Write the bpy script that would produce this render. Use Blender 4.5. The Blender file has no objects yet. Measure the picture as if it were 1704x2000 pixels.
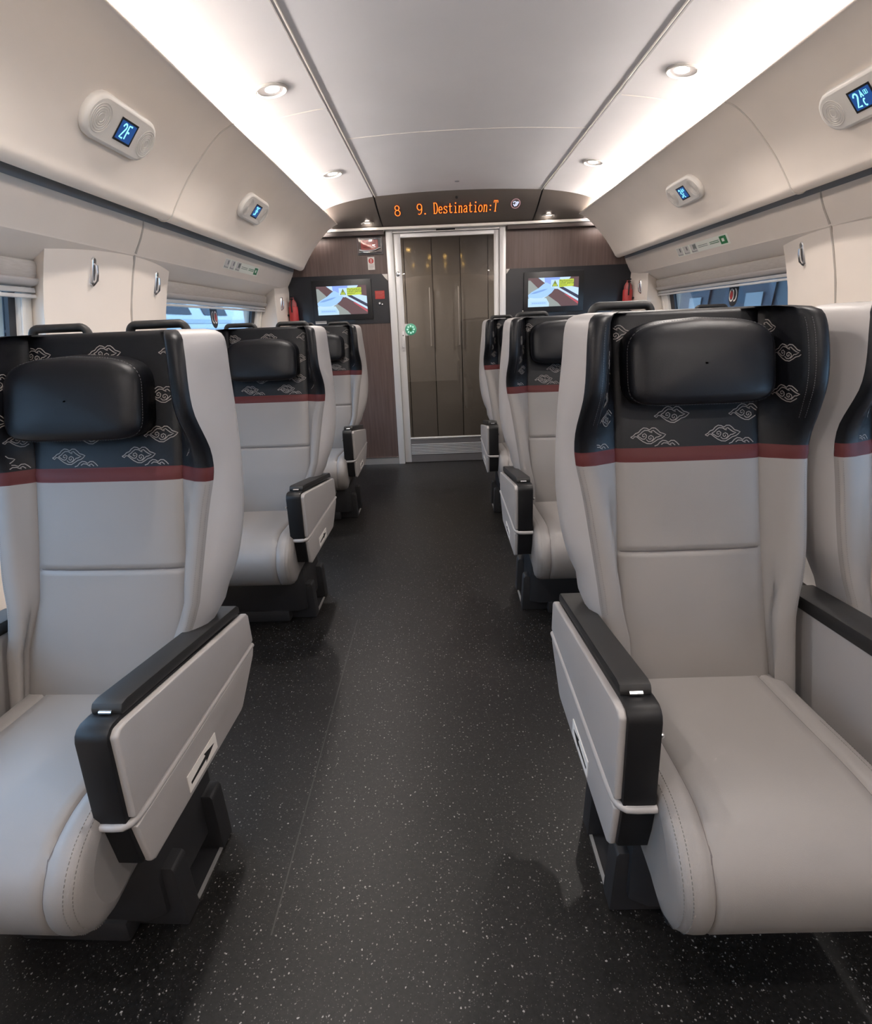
import bpy, bmesh, math, random
from mathutils import Vector, Matrix
random.seed(7)
S = bpy.context.scene
COL = S.collection
PI = math.pi
XC = 0.19            # centre line of the carriage (the aisle and the viewer are left of it)
YB, YE = -2.6, 5.4   # back and front end of the saloon

# ------------------------------------------------------------------ materials
MATS = {}
def nmat(name):
    m = bpy.data.materials.new(name); m.use_nodes = True
    MATS[name] = m
    nt = m.node_tree
    return m, nt, nt.nodes['Principled BSDF']
def mat(name, col, rough=.5, metal=0., spec=.5, bump=None, var=None, coat=0.):
    """plain surface with optional fine bump (scale, strength) and slight colour variation (scale, amount)"""
    m, nt, b = nmat(name)
    b.inputs['Base Color'].default_value = (*col, 1)
    b.inputs['Roughness'].default_value = rough
    b.inputs['Metallic'].default_value = metal
    b.inputs['Specular IOR Level'].default_value = spec
    b.inputs['Coat Weight'].default_value = coat
    tc = nt.nodes.new('ShaderNodeTexCoord')
    if bump:
        n = nt.nodes.new('ShaderNodeTexNoise'); n.inputs['Scale'].default_value = bump[0]; n.inputs['Detail'].default_value = 3
        nt.links.new(tc.outputs['Object'], n.inputs['Vector'])
        bp = nt.nodes.new('ShaderNodeBump'); bp.inputs['Strength'].default_value = bump[1]; bp.inputs['Distance'].default_value = .002
        nt.links.new(n.outputs['Fac'], bp.inputs['Height']); nt.links.new(bp.outputs['Normal'], b.inputs['Normal'])
    if var:
        n = nt.nodes.new('ShaderNodeTexNoise'); n.inputs['Scale'].default_value = var[0]; n.inputs['Detail'].default_value = 2
        nt.links.new(tc.outputs['Object'], n.inputs['Vector'])
        r = nt.nodes.new('ShaderNodeValToRGB')
        r.color_ramp.elements[0].position = .3; r.color_ramp.elements[1].position = .7
        r.color_ramp.elements[0].color = (*[c*(1-var[1]) for c in col], 1)
        r.color_ramp.elements[1].color = (*[min(1, c*(1+var[1])) for c in col], 1)
        nt.links.new(n.outputs['Fac'], r.inputs['Fac']); nt.links.new(r.outputs['Color'], b.inputs['Base Color'])
    return m
def emis(name, col, strength):
    m, nt, b = nmat(name)
    b.inputs['Base Color'].default_value = (0, 0, 0, 1)
    b.inputs['Roughness'].default_value = .4
    b.inputs['Emission Color'].default_value = (*col, 1)
    b.inputs['Emission Strength'].default_value = strength
    return m
def glassmat(name, tint, gloss=.06, rough=.0):
    m = bpy.data.materials.new(name); m.use_nodes = True; MATS[name] = m
    nt = m.node_tree; nt.nodes.clear()
    o = nt.nodes.new('ShaderNodeOutputMaterial'); mx = nt.nodes.new('ShaderNodeMixShader')
    t = nt.nodes.new('ShaderNodeBsdfTransparent'); t.inputs['Color'].default_value = (*tint, 1)
    g = nt.nodes.new('ShaderNodeBsdfGlossy'); g.inputs['Roughness'].default_value = rough
    lw = nt.nodes.new('ShaderNodeLayerWeight'); lw.inputs['Blend'].default_value = .12
    ad = nt.nodes.new('ShaderNodeMath'); ad.operation = 'MULTIPLY_ADD'
    ad.inputs[1].default_value = .6; ad.inputs[2].default_value = gloss; ad.use_clamp = True
    nt.links.new(lw.outputs['Fresnel'], ad.inputs[0]); nt.links.new(ad.outputs[0], mx.inputs['Fac'])
    nt.links.new(t.outputs[0], mx.inputs[1]); nt.links.new(g.outputs[0], mx.inputs[2]); nt.links.new(mx.outputs[0], o.inputs['Surface'])
    return m

M_CEIL = mat('ceiling_white', (.72, .71, .72), .55, var=(3, .02))
M_BIN = mat('cream_panel', (.94, .845, .745), .5, var=(4, .02), bump=(400, .05))
M_WALL = mat('cream_wall', (.835, .75, .665), .5, var=(4, .02), bump=(400, .05))
M_GAP = mat('shadow_gap', (.24, .245, .26), .7)
M_TRIMW = mat('pale_trim', (.80, .76, .70), .45)
M_LEATHER = mat('grey_leather', (.200, .187, .180), .47, bump=(900, .12), var=(6, .02))
M_SHELL = mat('grey_side_leather', (.32, .304, .296), .46, bump=(900, .12), var=(6, .02))
M_DARK = mat('black_leather', (.0035, .0039, .0058), .40, spec=.24, bump=(700, .15), var=(8, .1))
M_DARKCLOTH = mat('black_fabric', (.017, .018, .023), .55, bump=(900, .2))
M_RED = mat('maroon_leather', (.075, .013, .013), .55, spec=.25)
M_SEAM = mat('seam_thread', (.10, .09, .09), .8)
M_STITCH = mat('grey_stitch', (.16, .15, .145), .8)
M_STITCHD = mat('stitch_on_black', (.07, .07, .075), .7)
M_EMB = mat('cloud_thread', (.22, .20, .19), .6)
M_BLK = mat('black_plastic', (.0055, .0056, .0065), .42, spec=.3, bump=(1200, .12))
M_BLK2 = mat('grey_black_plastic', (.015, .0145, .0145), .48, spec=.4, bump=(1200, .15))
M_BASE = mat('black_base', (.012, .012, .014), .6)
M_CHROME = mat('chrome', (.75, .75, .76), .22, 1.)
M_ALU = mat('brushed_aluminium', (.56, .555, .55), .38, .75)
M_ALUW = mat('pale_aluminium', (.66, .655, .65), .4, .35)
M_KICK = mat('kick_plate_grey', (.20, .19, .19), .45, .6)
M_PANEL = mat('gloss_black_panel', (.010, .011, .015), .3, coat=.2)
M_BEZEL = mat('television_bezel', (.012, .012, .013), .35)
M_PLATE = mat('white_plate', (.72, .69, .65), .45)
M_INK = mat('black_ink', (.01, .01, .01), .6)
M_GREYINK = mat('grey_ink', (.22, .24, .22), .7)
M_REDP = mat('red_plastic', (.55, .03, .03), .4)
M_REDDARK = mat('fire_red', (.42, .035, .035), .35)
M_GRILLE = mat('grille_grey', (.70, .66, .61), .6)
M_GREEN = mat('green_sign', (.04, .24, .09), .5)
M_GREENL = mat('green_button', (.10, .42, .27), .4)
M_DECAL = mat('decal_white', (.93, .94, .84), .5)
M_DARKCEIL = mat('dark_brown_ceiling', (.085, .072, .064), .42)
M_GASKET = mat('rubber_gasket', (.02, .02, .025), .5)
M_LAMPRING = mat('lamp_ring', (.50, .485, .46), .35, .3)
M_VEST = mat('vestibule_panel', (.155, .145, .138), .12, .0)
M_VESTF = mat('vestibule_floor', (.05, .05, .05), .4)
M_GLASS = glassmat('window_glass', (.90, .94, .97), .03)
M_DGLASS = glassmat('door_glass', (.66, .65, .635), .04)
M_CLEAR = glassmat('clear_plastic', (.85, .85, .85), .22, .05)
M_COVE = emis('cove_strip', (1., .92, .87), 35)
M_LAMP = emis('lamp_lens', (1., .93, .87), 14)
M_LAMPW = emis('warm_lamp_lens', (1., .60, .15), 45)
M_LED = emis('orange_led', (1., .16, .02), 2.6)
M_LEDGLOW = emis('led_glow', (.55, .04, .0), .45)
M_CYAN = emis('cyan_digits', (.22, .78, 1.), 1.6)
M_BLUE = emis('blue_screen', (.012, .06, .22), .9)
M_SIGNW = emis('sign_white', (.62, .66, .85), .9)
M_SIGNR = emis('sign_ring', (.55, .30, .32), .6)
M_TV = {k: emis('tv_'+k, c, 1.0) for k, c in dict(
    floorbrown=(.10, .055, .06), shoe=(.30, .50, .86), shade=(.17, .31, .62), trouser=(.22, .33, .72),
    pave=(.24, .27, .26), white=(.45, .62, .92), dark=(.03, .035, .07), red=(.40, .07, .09),
    lime=(.42, .52, .05), sky=(.42, .60, .75), ink=(.05, .07, .03), caption=(.35, .55, .95)).items()}

def floor_material():
    m, nt, b = nmat('speckled_floor')
    N, L = nt.nodes, nt.links
    tc = N.new('ShaderNodeTexCoord')
    base = N.new('ShaderNodeTexNoise'); base.inputs['Scale'].default_value = 5; base.inputs['Detail'].default_value = 4
    L.new(tc.outputs['Object'], base.inputs['Vector'])
    cr = N.new('ShaderNodeValToRGB')
    cr.color_ramp.elements[0].color = (.0060, .0055, .0053, 1); cr.color_ramp.elements[1].color = (.0088, .0081, .0078, 1)
    L.new(base.outputs['Fac'], cr.inputs['Fac'])
    prev = cr.outputs['Color']
    wn = N.new('ShaderNodeTexNoise'); wn.inputs['Scale'].default_value = 220; wn.inputs['Detail'].default_value = 2
    L.new(tc.outputs['Object'], wn.inputs['Vector'])
    wa = N.new('ShaderNodeVectorMath'); wa.operation = 'MULTIPLY_ADD'; wa.inputs[1].default_value = (.006, .006, .006)
    L.new(wn.outputs['Color'], wa.inputs[0]); L.new(tc.outputs['Object'], wa.inputs[2])
    fine = N.new('ShaderNodeTexNoise'); fine.inputs['Scale'].default_value = 90; fine.inputs['Detail'].default_value = 5
    L.new(tc.outputs['Object'], fine.inputs['Vector'])
    fm = N.new('ShaderNodeMix'); fm.data_type = 'RGBA'; fm.blend_type = 'MULTIPLY'; fm.inputs['Factor'].default_value = 1
    fr_ = N.new('ShaderNodeValToRGB'); fr_.color_ramp.elements[0].position = .35; fr_.color_ramp.elements[1].position = .68
    fr_.color_ramp.elements[0].color = (.62, .62, .62, 1); fr_.color_ramp.elements[1].color = (1.3, 1.28, 1.26, 1)
    L.new(fine.outputs['Fac'], fr_.inputs['Fac']); L.new(prev, fm.inputs['A']); L.new(fr_.outputs['Color'], fm.inputs['B']); prev = fm.outputs['Result']
    for sc, keep, size, col in ((105, .62, .20, (.15, .142, .135)), (80, .88, .17, (.26, .25, .24)), (210, .60, .24, (.055, .052, .05)), (130, .80, .20, (.002, .002, .002))):
        v = N.new('ShaderNodeTexVoronoi'); v.feature = 'F1'; v.inputs['Scale'].default_value = sc; v.inputs['Randomness'].default_value = 1
        L.new(wa.outputs[0], v.inputs['Vector'])
        lt = N.new('ShaderNodeMath'); lt.operation = 'LESS_THAN'; lt.inputs[1].default_value = size
        L.new(v.outputs['Distance'], lt.inputs[0])
        sep = N.new('ShaderNodeSeparateColor'); L.new(v.outputs['Color'], sep.inputs[0])
        gt = N.new('ShaderNodeMath'); gt.operation = 'GREATER_THAN'; gt.inputs[1].default_value = keep
        L.new(sep.outputs[0], gt.inputs[0])
        mu = N.new('ShaderNodeMath'); mu.operation = 'MULTIPLY'
        L.new(lt.outputs[0], mu.inputs[0]); L.new(gt.outputs[0], mu.inputs[1])
        mx = N.new('ShaderNodeMix'); mx.data_type = 'RGBA'
        L.new(mu.outputs[0], mx.inputs['Factor']); L.new(prev, mx.inputs['A']); mx.inputs['B'].default_value = (*col, 1)
        prev = mx.outputs['Result']
    L.new(prev, b.inputs['Base Color'])
    b.inputs['Roughness'].default_value = .42
    b.inputs['Specular IOR Level'].default_value = .35
    bn = N.new('ShaderNodeTexNoise'); bn.inputs['Scale'].default_value = 260
    L.new(tc.outputs['Object'], bn.inputs['Vector'])
    bp = N.new('ShaderNodeBump'); bp.inputs['Strength'].default_value = .15; bp.inputs['Distance'].default_value = .002
    L.new(bn.outputs['Fac'], bp.inputs['Height']); L.new(bp.outputs['Normal'], b.inputs['Normal'])
    return m
def wood_material():
    m, nt, b = nmat('dark_wood_veneer')
    N, L = nt.nodes, nt.links
    tc = N.new('ShaderNodeTexCoord'); mp = N.new('ShaderNodeMapping')
    mp.inputs['Scale'].default_value = (1, 1, .045); L.new(tc.outputs['Object'], mp.inputs['Vector'])
    n = N.new('ShaderNodeTexNoise'); n.inputs['Scale'].default_value = 55; n.inputs['Detail'].default_value = 5
    L.new(mp.outputs[0], n.inputs['Vector'])
    cr = N.new('ShaderNodeValToRGB')
    cr.color_ramp.elements[0].position = .3; cr.color_ramp.elements[1].position = .72
    cr.color_ramp.elements[0].color = (.075, .046, .038, 1); cr.color_ramp.elements[1].color = (.125, .083, .070, 1)
    L.new(n.outputs['Fac'], cr.inputs['Fac']); L.new(cr.outputs['Color'], b.inputs['Base Color'])
    b.inputs['Roughness'].default_value = .45
    return m
def blind_material():
    m, nt, b = nmat('woven_blind')
    N, L = nt.nodes, nt.links
    tc = N.new('ShaderNodeTexCoord'); mp = N.new('ShaderNodeMapping')
    mp.inputs['Scale'].default_value = (1, 6, 90); L.new(tc.outputs['Object'], mp.inputs['Vector'])
    n = N.new('ShaderNodeTexNoise'); n.inputs['Scale'].default_value = 3; n.inputs['Detail'].default_value = 4
    L.new(mp.outputs[0], n.inputs['Vector'])
    cr = N.new('ShaderNodeValToRGB')
    cr.color_ramp.elements[0].color = (.40, .36, .32, 1); cr.color_ramp.elements[1].color = (.60, .56, .52, 1)
    L.new(n.outputs['Fac'], cr.inputs['Fac']); L.new(cr.outputs['Color'], b.inputs['Base Color'])
    b.inputs['Roughness'].default_value = .7
    return m
M_FLOOR = floor_material(); M_WOOD = wood_material(); M_BLIND = blind_material()

# ------------------------------------------------------------------ mesh builder
class MB:
    def __init__(s): s.v = []; s.f = []; s.m = []
    def add(s, vs, fs, mi=0):
        o = len(s.v); s.v += [tuple(p) for p in vs]
        for f in fs: s.f.append([i+o for i in f]); s.m.append(mi)
    def box(s, a, b, mi=0):
        x0, y0, z0 = a; x1, y1, z1 = b
        s.add([(x0,y0,z0),(x1,y0,z0),(x1,y1,z0),(x0,y1,z0),(x0,y0,z1),(x1,y0,z1),(x1,y1,z1),(x0,y1,z1)],
              [(0,3,2,1),(4,5,6,7),(0,1,5,4),(1,2,6,5),(2,3,7,6),(3,0,4,7)], mi)
    def prism(s, poly, axis, a, b, mi=0):
        """polygon in the two other axes, extruded from a to b along the axis"""
        def P(p, w):
            return {'x': (w, p[0], p[1]), 'y': (p[0], w, p[1]), 'z': (p[0], p[1], w)}[axis]
        n = len(poly)
        s.add([P(p, a) for p in poly] + [P(p, b) for p in poly],
              [list(range(n))[::-1], list(range(n, 2*n))] + [(i, (i+1) % n, n+(i+1) % n, n+i) for i in range(n)], mi)
    def tube(s, pts, r, n=10, mi=0, closed=False, caps=True):
        pts = [Vector(p) for p in pts]; N = len(pts); rings = []
        up = None
        for i, p in enumerate(pts):
            if closed: t = (pts[(i+1) % N]-pts[i-1])
            else: t = pts[min(i+1, N-1)]-pts[max(i-1, 0)]
            t.normalize()
            if up is None:
                up = Vector((0, 0, 1)) if abs(t.z) < .9 else Vector((1, 0, 0))
            a = (up - t*up.dot(t)).normalized(); up = a; c = t.cross(a)
            rr = r[i] if isinstance(r, (list, tuple)) else r
            rings.append([p + (a*math.cos(2*PI*k/n) + c*math.sin(2*PI*k/n))*rr for k in range(n)])
        vs = [q for g in rings for q in g]; fs = []
        M = N if closed else N-1
        for i in range(M):
            j = (i+1) % N
            for k in range(n): fs.append((i*n+k, i*n+(k+1) % n, j*n+(k+1) % n, j*n+k))
        if caps and not closed: fs += [list(range(n))[::-1], [(N-1)*n+k for k in range(n)]]
        s.add(vs, fs, mi)
    def lathe(s, prof, M, n=28, mi=0):
        """profile of (radius, height) about local z, placed by matrix M"""
        vs = []; fs = []
        for r, h in prof:
            for k in range(n): vs.append(M @ Vector((r*math.cos(2*PI*k/n), r*math.sin(2*PI*k/n), h)))
        for i in range(len(prof)-1):
            for k in range(n): fs.append((i*n+k, i*n+(k+1) % n, (i+1)*n+(k+1) % n, (i+1)*n+k))
        fs.append(list(range(n))[::-1]); fs.append([(len(prof)-1)*n+k for k in range(n)])
        s.add(vs, fs, mi)
    def grid(s, rows, mi=0, closed=False):
        nr, nc = len(rows), len(rows[0])
        vs = [p for r in rows for p in r]; fs = []
        for i in range(nr-1):
            for j in range(nc if closed else nc-1):
                k = (j+1) % nc
                fs.append((i*nc+j, i*nc+k, (i+1)*nc+k, (i+1)*nc+j))
        s.add(vs, fs, mi)
    def poly(s, pts, mi=0): s.add(pts, [list(range(len(pts)))], mi)
    def ribbon(s, pts, nrm, w, lift=.0012, mi=0):
        """flat strip of width w lying on a surface; nrm = list of normals"""
        pts = [Vector(p) for p in pts]; L = []
        for i, p in enumerate(pts):
            t = (pts[min(i+1, len(pts)-1)]-pts[max(i-1, 0)])
            if t.length < 1e-9: t = Vector((1, 0, 0))
            n = Vector(nrm[i]); b = n.cross(t.normalized()).normalized()*(w/2); q = p+n*lift
            L.append((q+b, q-b))
        vs = [x for ab in L for x in ab]
        s.add(vs, [(2*i, 2*i+1, 2*i+3, 2*i+2) for i in range(len(L)-1)], mi)
    def build(s, name, mats, parent=None, bevel=0., seg=2, smooth=True, angle=35, merge=False, solid=0.):
        me = bpy.data.meshes.new(name)
        bm = bmesh.new()
        bv = [bm.verts.new(p) for p in s.v]
        for f, mi in zip(s.f, s.m):
            try:
                q = bm.faces.new([bv[i] for i in f]); q.material_index = mi
            except ValueError: pass
        if merge: bmesh.ops.remove_doubles(bm, verts=bm.verts, dist=1e-5)
        bmesh.ops.recalc_face_normals(bm, faces=bm.faces)
        if bevel:
            ed = [e for e in bm.edges if len(e.link_faces) == 2 and e.calc_face_angle(0) > math.radians(28)]
            bmesh.ops.bevel(bm, geom=ed, offset=bevel, segments=seg, affect='EDGES', profile=.6, clamp_overlap=True)
        bm.to_mesh(me); bm.free()
        if not isinstance(mats, (list, tuple)): mats = [mats]
        for m in mats: me.materials.append(m)
        if smooth:
            me.shade_smooth(); me.set_sharp_from_angle(angle=math.radians(angle))
        o = bpy.data.objects.new(name, me); COL.objects.link(o)
        if parent: o.parent = parent
        return o

def empty(name, label, cat, loc=(0, 0, 0), group=None):
    o = bpy.data.objects.new(name, None); COL.objects.link(o); o.location = loc
    o.empty_display_size = .05
    o['label'] = label; o['category'] = cat
    if group: o['group'] = group
    return o
def tag(o, label, cat, group=None):
    o['label'] = label; o['category'] = cat
    if group: o['group'] = group
    return o
def struct(o):
    o['kind'] = 'structure'; return o
def copy_tree(o, parent=None):
    c = o.copy(); COL.objects.link(c)
    if parent: c.parent = parent
    for ch in list(o.children): copy_tree(ch, c)
    return c
def lerp_tab(tab, t):
    if t <= tab[0][0]: return tab[0][1]
    for (a, p), (b, q) in zip(tab, tab[1:]):
        if t <= b:
            u = (t-a)/(b-a); return p+(q-p)*u
    return tab[-1][1]
def smooth_tab(tab, t):
    """monotone-ish cubic interpolation of a table"""
    n = len(tab)
    if t <= tab[0][0]: return tab[0][1]
    if t >= tab[-1][0]: return tab[-1][1]
    for i in range(n-1):
        if t <= tab[i+1][0]:
            x0, y0 = tab[i]; x1, y1 = tab[i+1]; h = x1-x0
            def sl(k):
                a = max(k-1, 0); b = min(k+1, n-1)
                return (tab[b][1]-tab[a][1])/(tab[b][0]-tab[a][0])
            u = (t-x0)/h
            return ((2*u**3-3*u*u+1)*y0 + (u**3-2*u*u+u)*h*sl(i) + (-2*u**3+3*u*u)*y1 + (u**3-u*u)*h*sl(i+1))
def text_mesh(body, size, M, align='CENTER'):
    """vertices and faces of a filled text, placed by matrix M (text lies in local xy)"""
    cu = bpy.data.curves.new('lettering', 'FONT'); cu.body = body; cu.size = size; cu.align_x = align; cu.align_y = 'CENTER'
    ob = bpy.data.objects.new('lettering', cu); COL.objects.link(ob)
    dg = bpy.context.evaluated_depsgraph_get(); me = ob.evaluated_get(dg).to_mesh()
    vs = [M @ v.co for v in me.vertices]; fs = [list(p.vertices) for p in me.polygons]
    ob.evaluated_get(dg).to_mesh_clear()
    bpy.data.objects.remove(ob); bpy.data.curves.remove(cu)
    return vs, fs
def frame(o, ex, ey):
    """matrix with origin o, local x = ex, local y = ey, local z = their cross product"""
    ex = Vector(ex).normalized(); ey = Vector(ey); ey = (ey-ex*ex.dot(ey)).normalized(); ez = ex.cross(ey)
    m = Matrix.Identity(4)
    for i in range(3): m[i][0] = ex[i]; m[i][1] = ey[i]; m[i][2] = ez[i]; m[i][3] = o[i]
    return m

# stroke letters on a 6 x 10 cell (thin seriffed display letters)
def arc(cx, cy, rx, ry, a, b, n=10):
    return [(cx+rx*math.cos(math.radians(a+(b-a)*i/n)), cy+ry*math.sin(math.radians(a+(b-a)*i/n))) for i in range(n+1)]
GLYPH = {
 '8': [arc(2.5, 7.6, 1.7, 2.2, 0, 360, 16), arc(2.5, 2.7, 2.1, 2.7, 0, 360, 18)],
 '9': [arc(2.5, 7, 2.1, 2.9, 0, 360, 18), [(4.6, 7), (4.5, 4), (3.6, 1), (2.2, 0), (.9, .6)]],
 '.': [[(1, 0), (1.7, 0), (1.7, .7), (1, .7), (1, 0)]],
 ':': [[(2, 1.2), (2.7, 1.2), (2.7, 1.9), (2, 1.9), (2, 1.2)], [(2, 5.2), (2.7, 5.2), (2.7, 5.9), (2, 5.9), (2, 5.2)]],
 'D': [[(.2, 10), (2.6, 10)] + arc(2.6, 5, 2.2, 5, 90, -90, 12) + [(.2, 0)], [(1, 10), (1, 0)]],
 'e': [[(.6, 3.4), (4.5, 3.4)] + arc(2.5, 3.2, 2., 3.1, 5, 320, 14)],
 's': [[(4.3, 6.3), (4.2, 5.2)], [(4.2, 5.6), (3.3, 6.3), (1.6, 6.3), (.7, 5.3), (1.2, 4), (3.4, 3), (4.4, 1.8), (3.8, .4), (2.2, 0), (.9, .5), (.5, 1.4)], [(.5, 0), (.5, 1.6)]],
 't': [[(2, 9), (2, 1.2), (2.7, .1), (3.8, .1), (4.5, .9)], [(.5, 6.3), (4.2, 6.3)]],
 'i': [[(2.2, 8.6), (2.9, 8.6), (2.9, 9.4), (2.2, 9.4), (2.2, 8.6)], [(1, 6.3), (2.6, 6.3), (2.6, 0)], [(1, 0), (4.2, 0)]],
 'n': [[(.2, 6.3), (1, 6.3), (1, 0)], [(1, 4.9), (2.2, 6.2), (3.4, 6.2), (4, 5), (4, 0)], [(.2, 0), (1.8, 0)], [(3.2, 0), (4.8, 0)]],
 'a': [[(.8, 5.2), (1.6, 6.2), (3.2, 6.2), (4, 5.2), (4, .8), (4.8, 0)], [(4, 3.8), (1.8, 3.4), (.6, 2.2), (.8, .6), (2, 0), (3.2, .4), (4, 1.4)]],
 'o': [arc(2.5, 3.1, 2.1, 3.1, 0, 360, 16)],
 'T': [[(.3, 8.2), (.3, 10), (4.7, 10), (4.7, 8.2)], [(2.5, 10), (2.5, 0)], [(1.4, 0), (3.6, 0)]],
 '2': [[(.5, 7.6), (.9, 9), (2, 10), (3.4, 9.8), (4.3, 8.6), (4.2, 7), (3.2, 5), (.5, 0), (4.6, 0)]],
 '3': [[(.5, 8.4), (1.4, 9.8), (3, 10), (4.2, 8.8), (4, 6.6), (2.2, 5.4), (4, 4.6), (4.6, 2.6), (3.8, .6), (2.2, 0), (.6, 1)]],
 'F': [[(4.6, 10), (.8, 10), (.8, 0)], [(.8, 5.2), (3.8, 5.2)]],
 'A': [[(.3, 0), (2.5, 10), (4.7, 0)], [(1.2, 3.6), (3.8, 3.6)]],
 'C': [arc(2.8, 5, 2.3, 5, 50, 310, 14)],
}
def strokes(mb, text, M, h, w, adv=6., mi=0, lift=.0, sx=1.):
    """write text with stroke letters; h = cap height; M local x,y plane, left-bottom origin"""
    k = h/10.; x = 0.
    n3 = (M.to_3x3() @ Vector((0, 0, 1)))
    for ch in text:
        for st in GLYPH.get(ch, []):
            pts = [M @ Vector(((x+p[0])*k*sx, p[1]*k, 0)) for p in st]
            mb.ribbon(pts, [n3]*len(pts), w, lift, mi)
        x += adv

# ------------------------------------------------------------------ camera
def make_camera():
    f, pitch, roll, yaw, h = 1100., math.radians(18.6), math.radians(2.3), math.radians(1.0), 1.3
    fw = Vector((-math.sin(yaw)*math.cos(pitch), math.cos(yaw)*math.cos(pitch), -math.sin(pitch)))
    rt = Vector((math.cos(yaw), math.sin(yaw), 0)); up = rt.cross(fw)
    r2 = rt*math.cos(roll)-up*math.sin(roll); u2 = rt*math.sin(roll)+up*math.cos(roll)
    cd = bpy.data.cameras.new('camera'); cd.sensor_width = 36; cd.lens = 36*f/2000; cd.clip_start = .02
    co = bpy.data.objects.new('camera', cd); COL.objects.link(co)
    m = Matrix.Identity(4)
    for i in range(3): m[i][0] = r2[i]; m[i][1] = u2[i]; m[i][2] = -fw[i]
    m[2][3] = h; co.matrix_world = m
    S.camera = co
make_camera()

# ------------------------------------------------------------------ shell: floor, ceiling, overhead panels, walls
mb = MB(); mb.box((XC-1.66, YB, -.05), (XC+1.66, YE+.12, 0)); struct(mb.build('floor', M_FLOOR))
mb = MB(); mb.ribbon([(-.427, .9+i*.13, 0) for i in range(12)], [(0, 0, 1)]*12, .004, .0007)
struct(mb.build('trim_1', mat('floor_weld', (.026, .024, .023), .5)))          # welded joint in the floor covering

CEIL = [(0, 2.298), (.3, 2.294), (.68, 2.276), (.78, 2.265), (.88, 2.250), (1.0, 2.225), (1.1, 2.195), (1.2, 2.175), (1.3, 2.15), (1.37, 2.06)]
YW = 5.10   # where the white ceiling ends
def cz(o): return smooth_tab(CEIL, abs(o))
def strip(offs, y0, y1, zf, th=.02, ny=2):
    m = MB()
    ys = [y0+(y1-y0)*i/(ny-1) for i in range(ny)]
    lo = [[(XC+o, y, zf(o)) for y in ys] for o in offs]
    hi = [[(XC+o, y, zf(o)+th) for y in ys] for o in offs]
    m.grid(lo); m.grid(hi)
    for A in (0, -1):
        m.grid([lo[A], hi[A]])
        m.grid([[r[A] for r in lo], [r[A] for r in hi]])
    return m
cen = [-.672+1.344*i/16 for i in range(17)]
struct(strip(cen, YB, YW, cz).build('ceiling', M_CEIL, merge=True))
side = [.688+(1.37-.688)*i/18 for i in range(19)]
struct(strip(side, YB, YW, cz).build('ceiling_right', M_CEIL, merge=True))
struct(strip([-o for o in side], YB, YW, cz).build('ceiling_left', M_CEIL, merge=True))
tn = 2
for sx in (-1, 1):     # dark joint between the centre and the side ceiling panels, with a bright metal lip
    m = MB(); m.box((XC+sx*.68-.012, YB, 2.285), (XC+sx*.68+.012, YW, 2.30))
    struct(m.build('trim_%d' % tn, M_GAP)); tn += 1
    m = MB(); m.box((XC+sx*.669-.0025, YB, 2.270), (XC+sx*.669+.0025, YW, 2.279))
    struct(m.build('trim_%d' % tn, M_TRIMW)); tn += 1
for y, o0, o1 in ((3.60, -.66, .66), (2.18, -.66, .66), (3.12, -1.16, -.70), (3.12, .70, 1.16), (1.66, -1.16, -.70), (1.66, .70, 1.16)):
    m = MB(); m.tube([(XC+o0+(o1-o0)*i/20, y, cz(o0+(o1-o0)*i/20)+.002) for i in range(21)], .0045, 8)
    struct(m.build('trim_%d' % tn, M_TRIMW)); tn += 1
m = MB(); m.box((XC-1.75, YB-.05, 2.42), (XC+1.75, YE+.1, 2.46)); struct(m.build('ceiling_roof', M_GAP))

# overhead panels with the light trough behind their top edge
BIN = [(1.405, 1.785), (1.385, 1.768), (1.36, 1.766), (1.338, 1.780), (1.318, 1.812), (1.271, 1.881), (1.219, 1.946), (1.142, 2.028), (1.077, 2.083), (1.033, 2.107), (1.0165, 2.112),
       (1.0145, 2.118), (1.024, 2.123), (1.05, 2.115), (1.10, 2.08), (1.20, 2.03), (1.30, 2.02), (1.40, 2.02)]
def smooth_poly(P, n=4):
    out = []
    for i in range(len(P)-1):
        p0 = Vector(P[max(i-1, 0)]); p1 = Vector(P[i]); p2 = Vector(P[i+1]); p3 = Vector(P[min(i+2, len(P)-1)])
        for k in range(n):
            t = k/n
            out.append(tuple(.5*((2*p1)+(-p0+p2)*t+(2*p0-5*p1+4*p2-p3)*t*t+(-p0+3*p1-3*p2+p3)*t**3)))
    out.append(tuple(P[-1])); return out
BINS = smooth_poly(BIN)
YBE = 5.27
for sx in (-1, 1):
    for y0, y1 in ((YB, 1.248), (1.252, 2.728), (2.732, YBE)):
        m = MB(); rows = [[(XC+sx*o, y, z) for o, z in BINS] for y in (y0, y1)]
        m.grid(rows)
        if y1 == YBE: m.poly([(XC+sx*o, y1, z) for o, z in BINS])
        struct(m.build('trim_%d' % tn, M_BIN)); tn += 1
    m = MB()             # shallow rolled joint lines of the overhead panel
    for yj in (1.25, 2.73):
        m.tube([(XC+sx*o*1.0005, yj, z-.0008) for o, z in BINS[:46]], .0045, 6)
    struct(m.build('trim_%d' % tn, mat('panel_joint_%d' % tn, (.70, .64, .57), .6))); tn += 1
    m = MB(); m.box((XC+sx*1.385 if sx > 0 else XC-1.50, YB, 1.80), (XC+1.50 if sx > 0 else XC-1.385, YE, 1.83))
    struct(m.build('trim_%d' % tn, M_GAP)); tn += 1        # dark slot between overhead panel and wall

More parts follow.
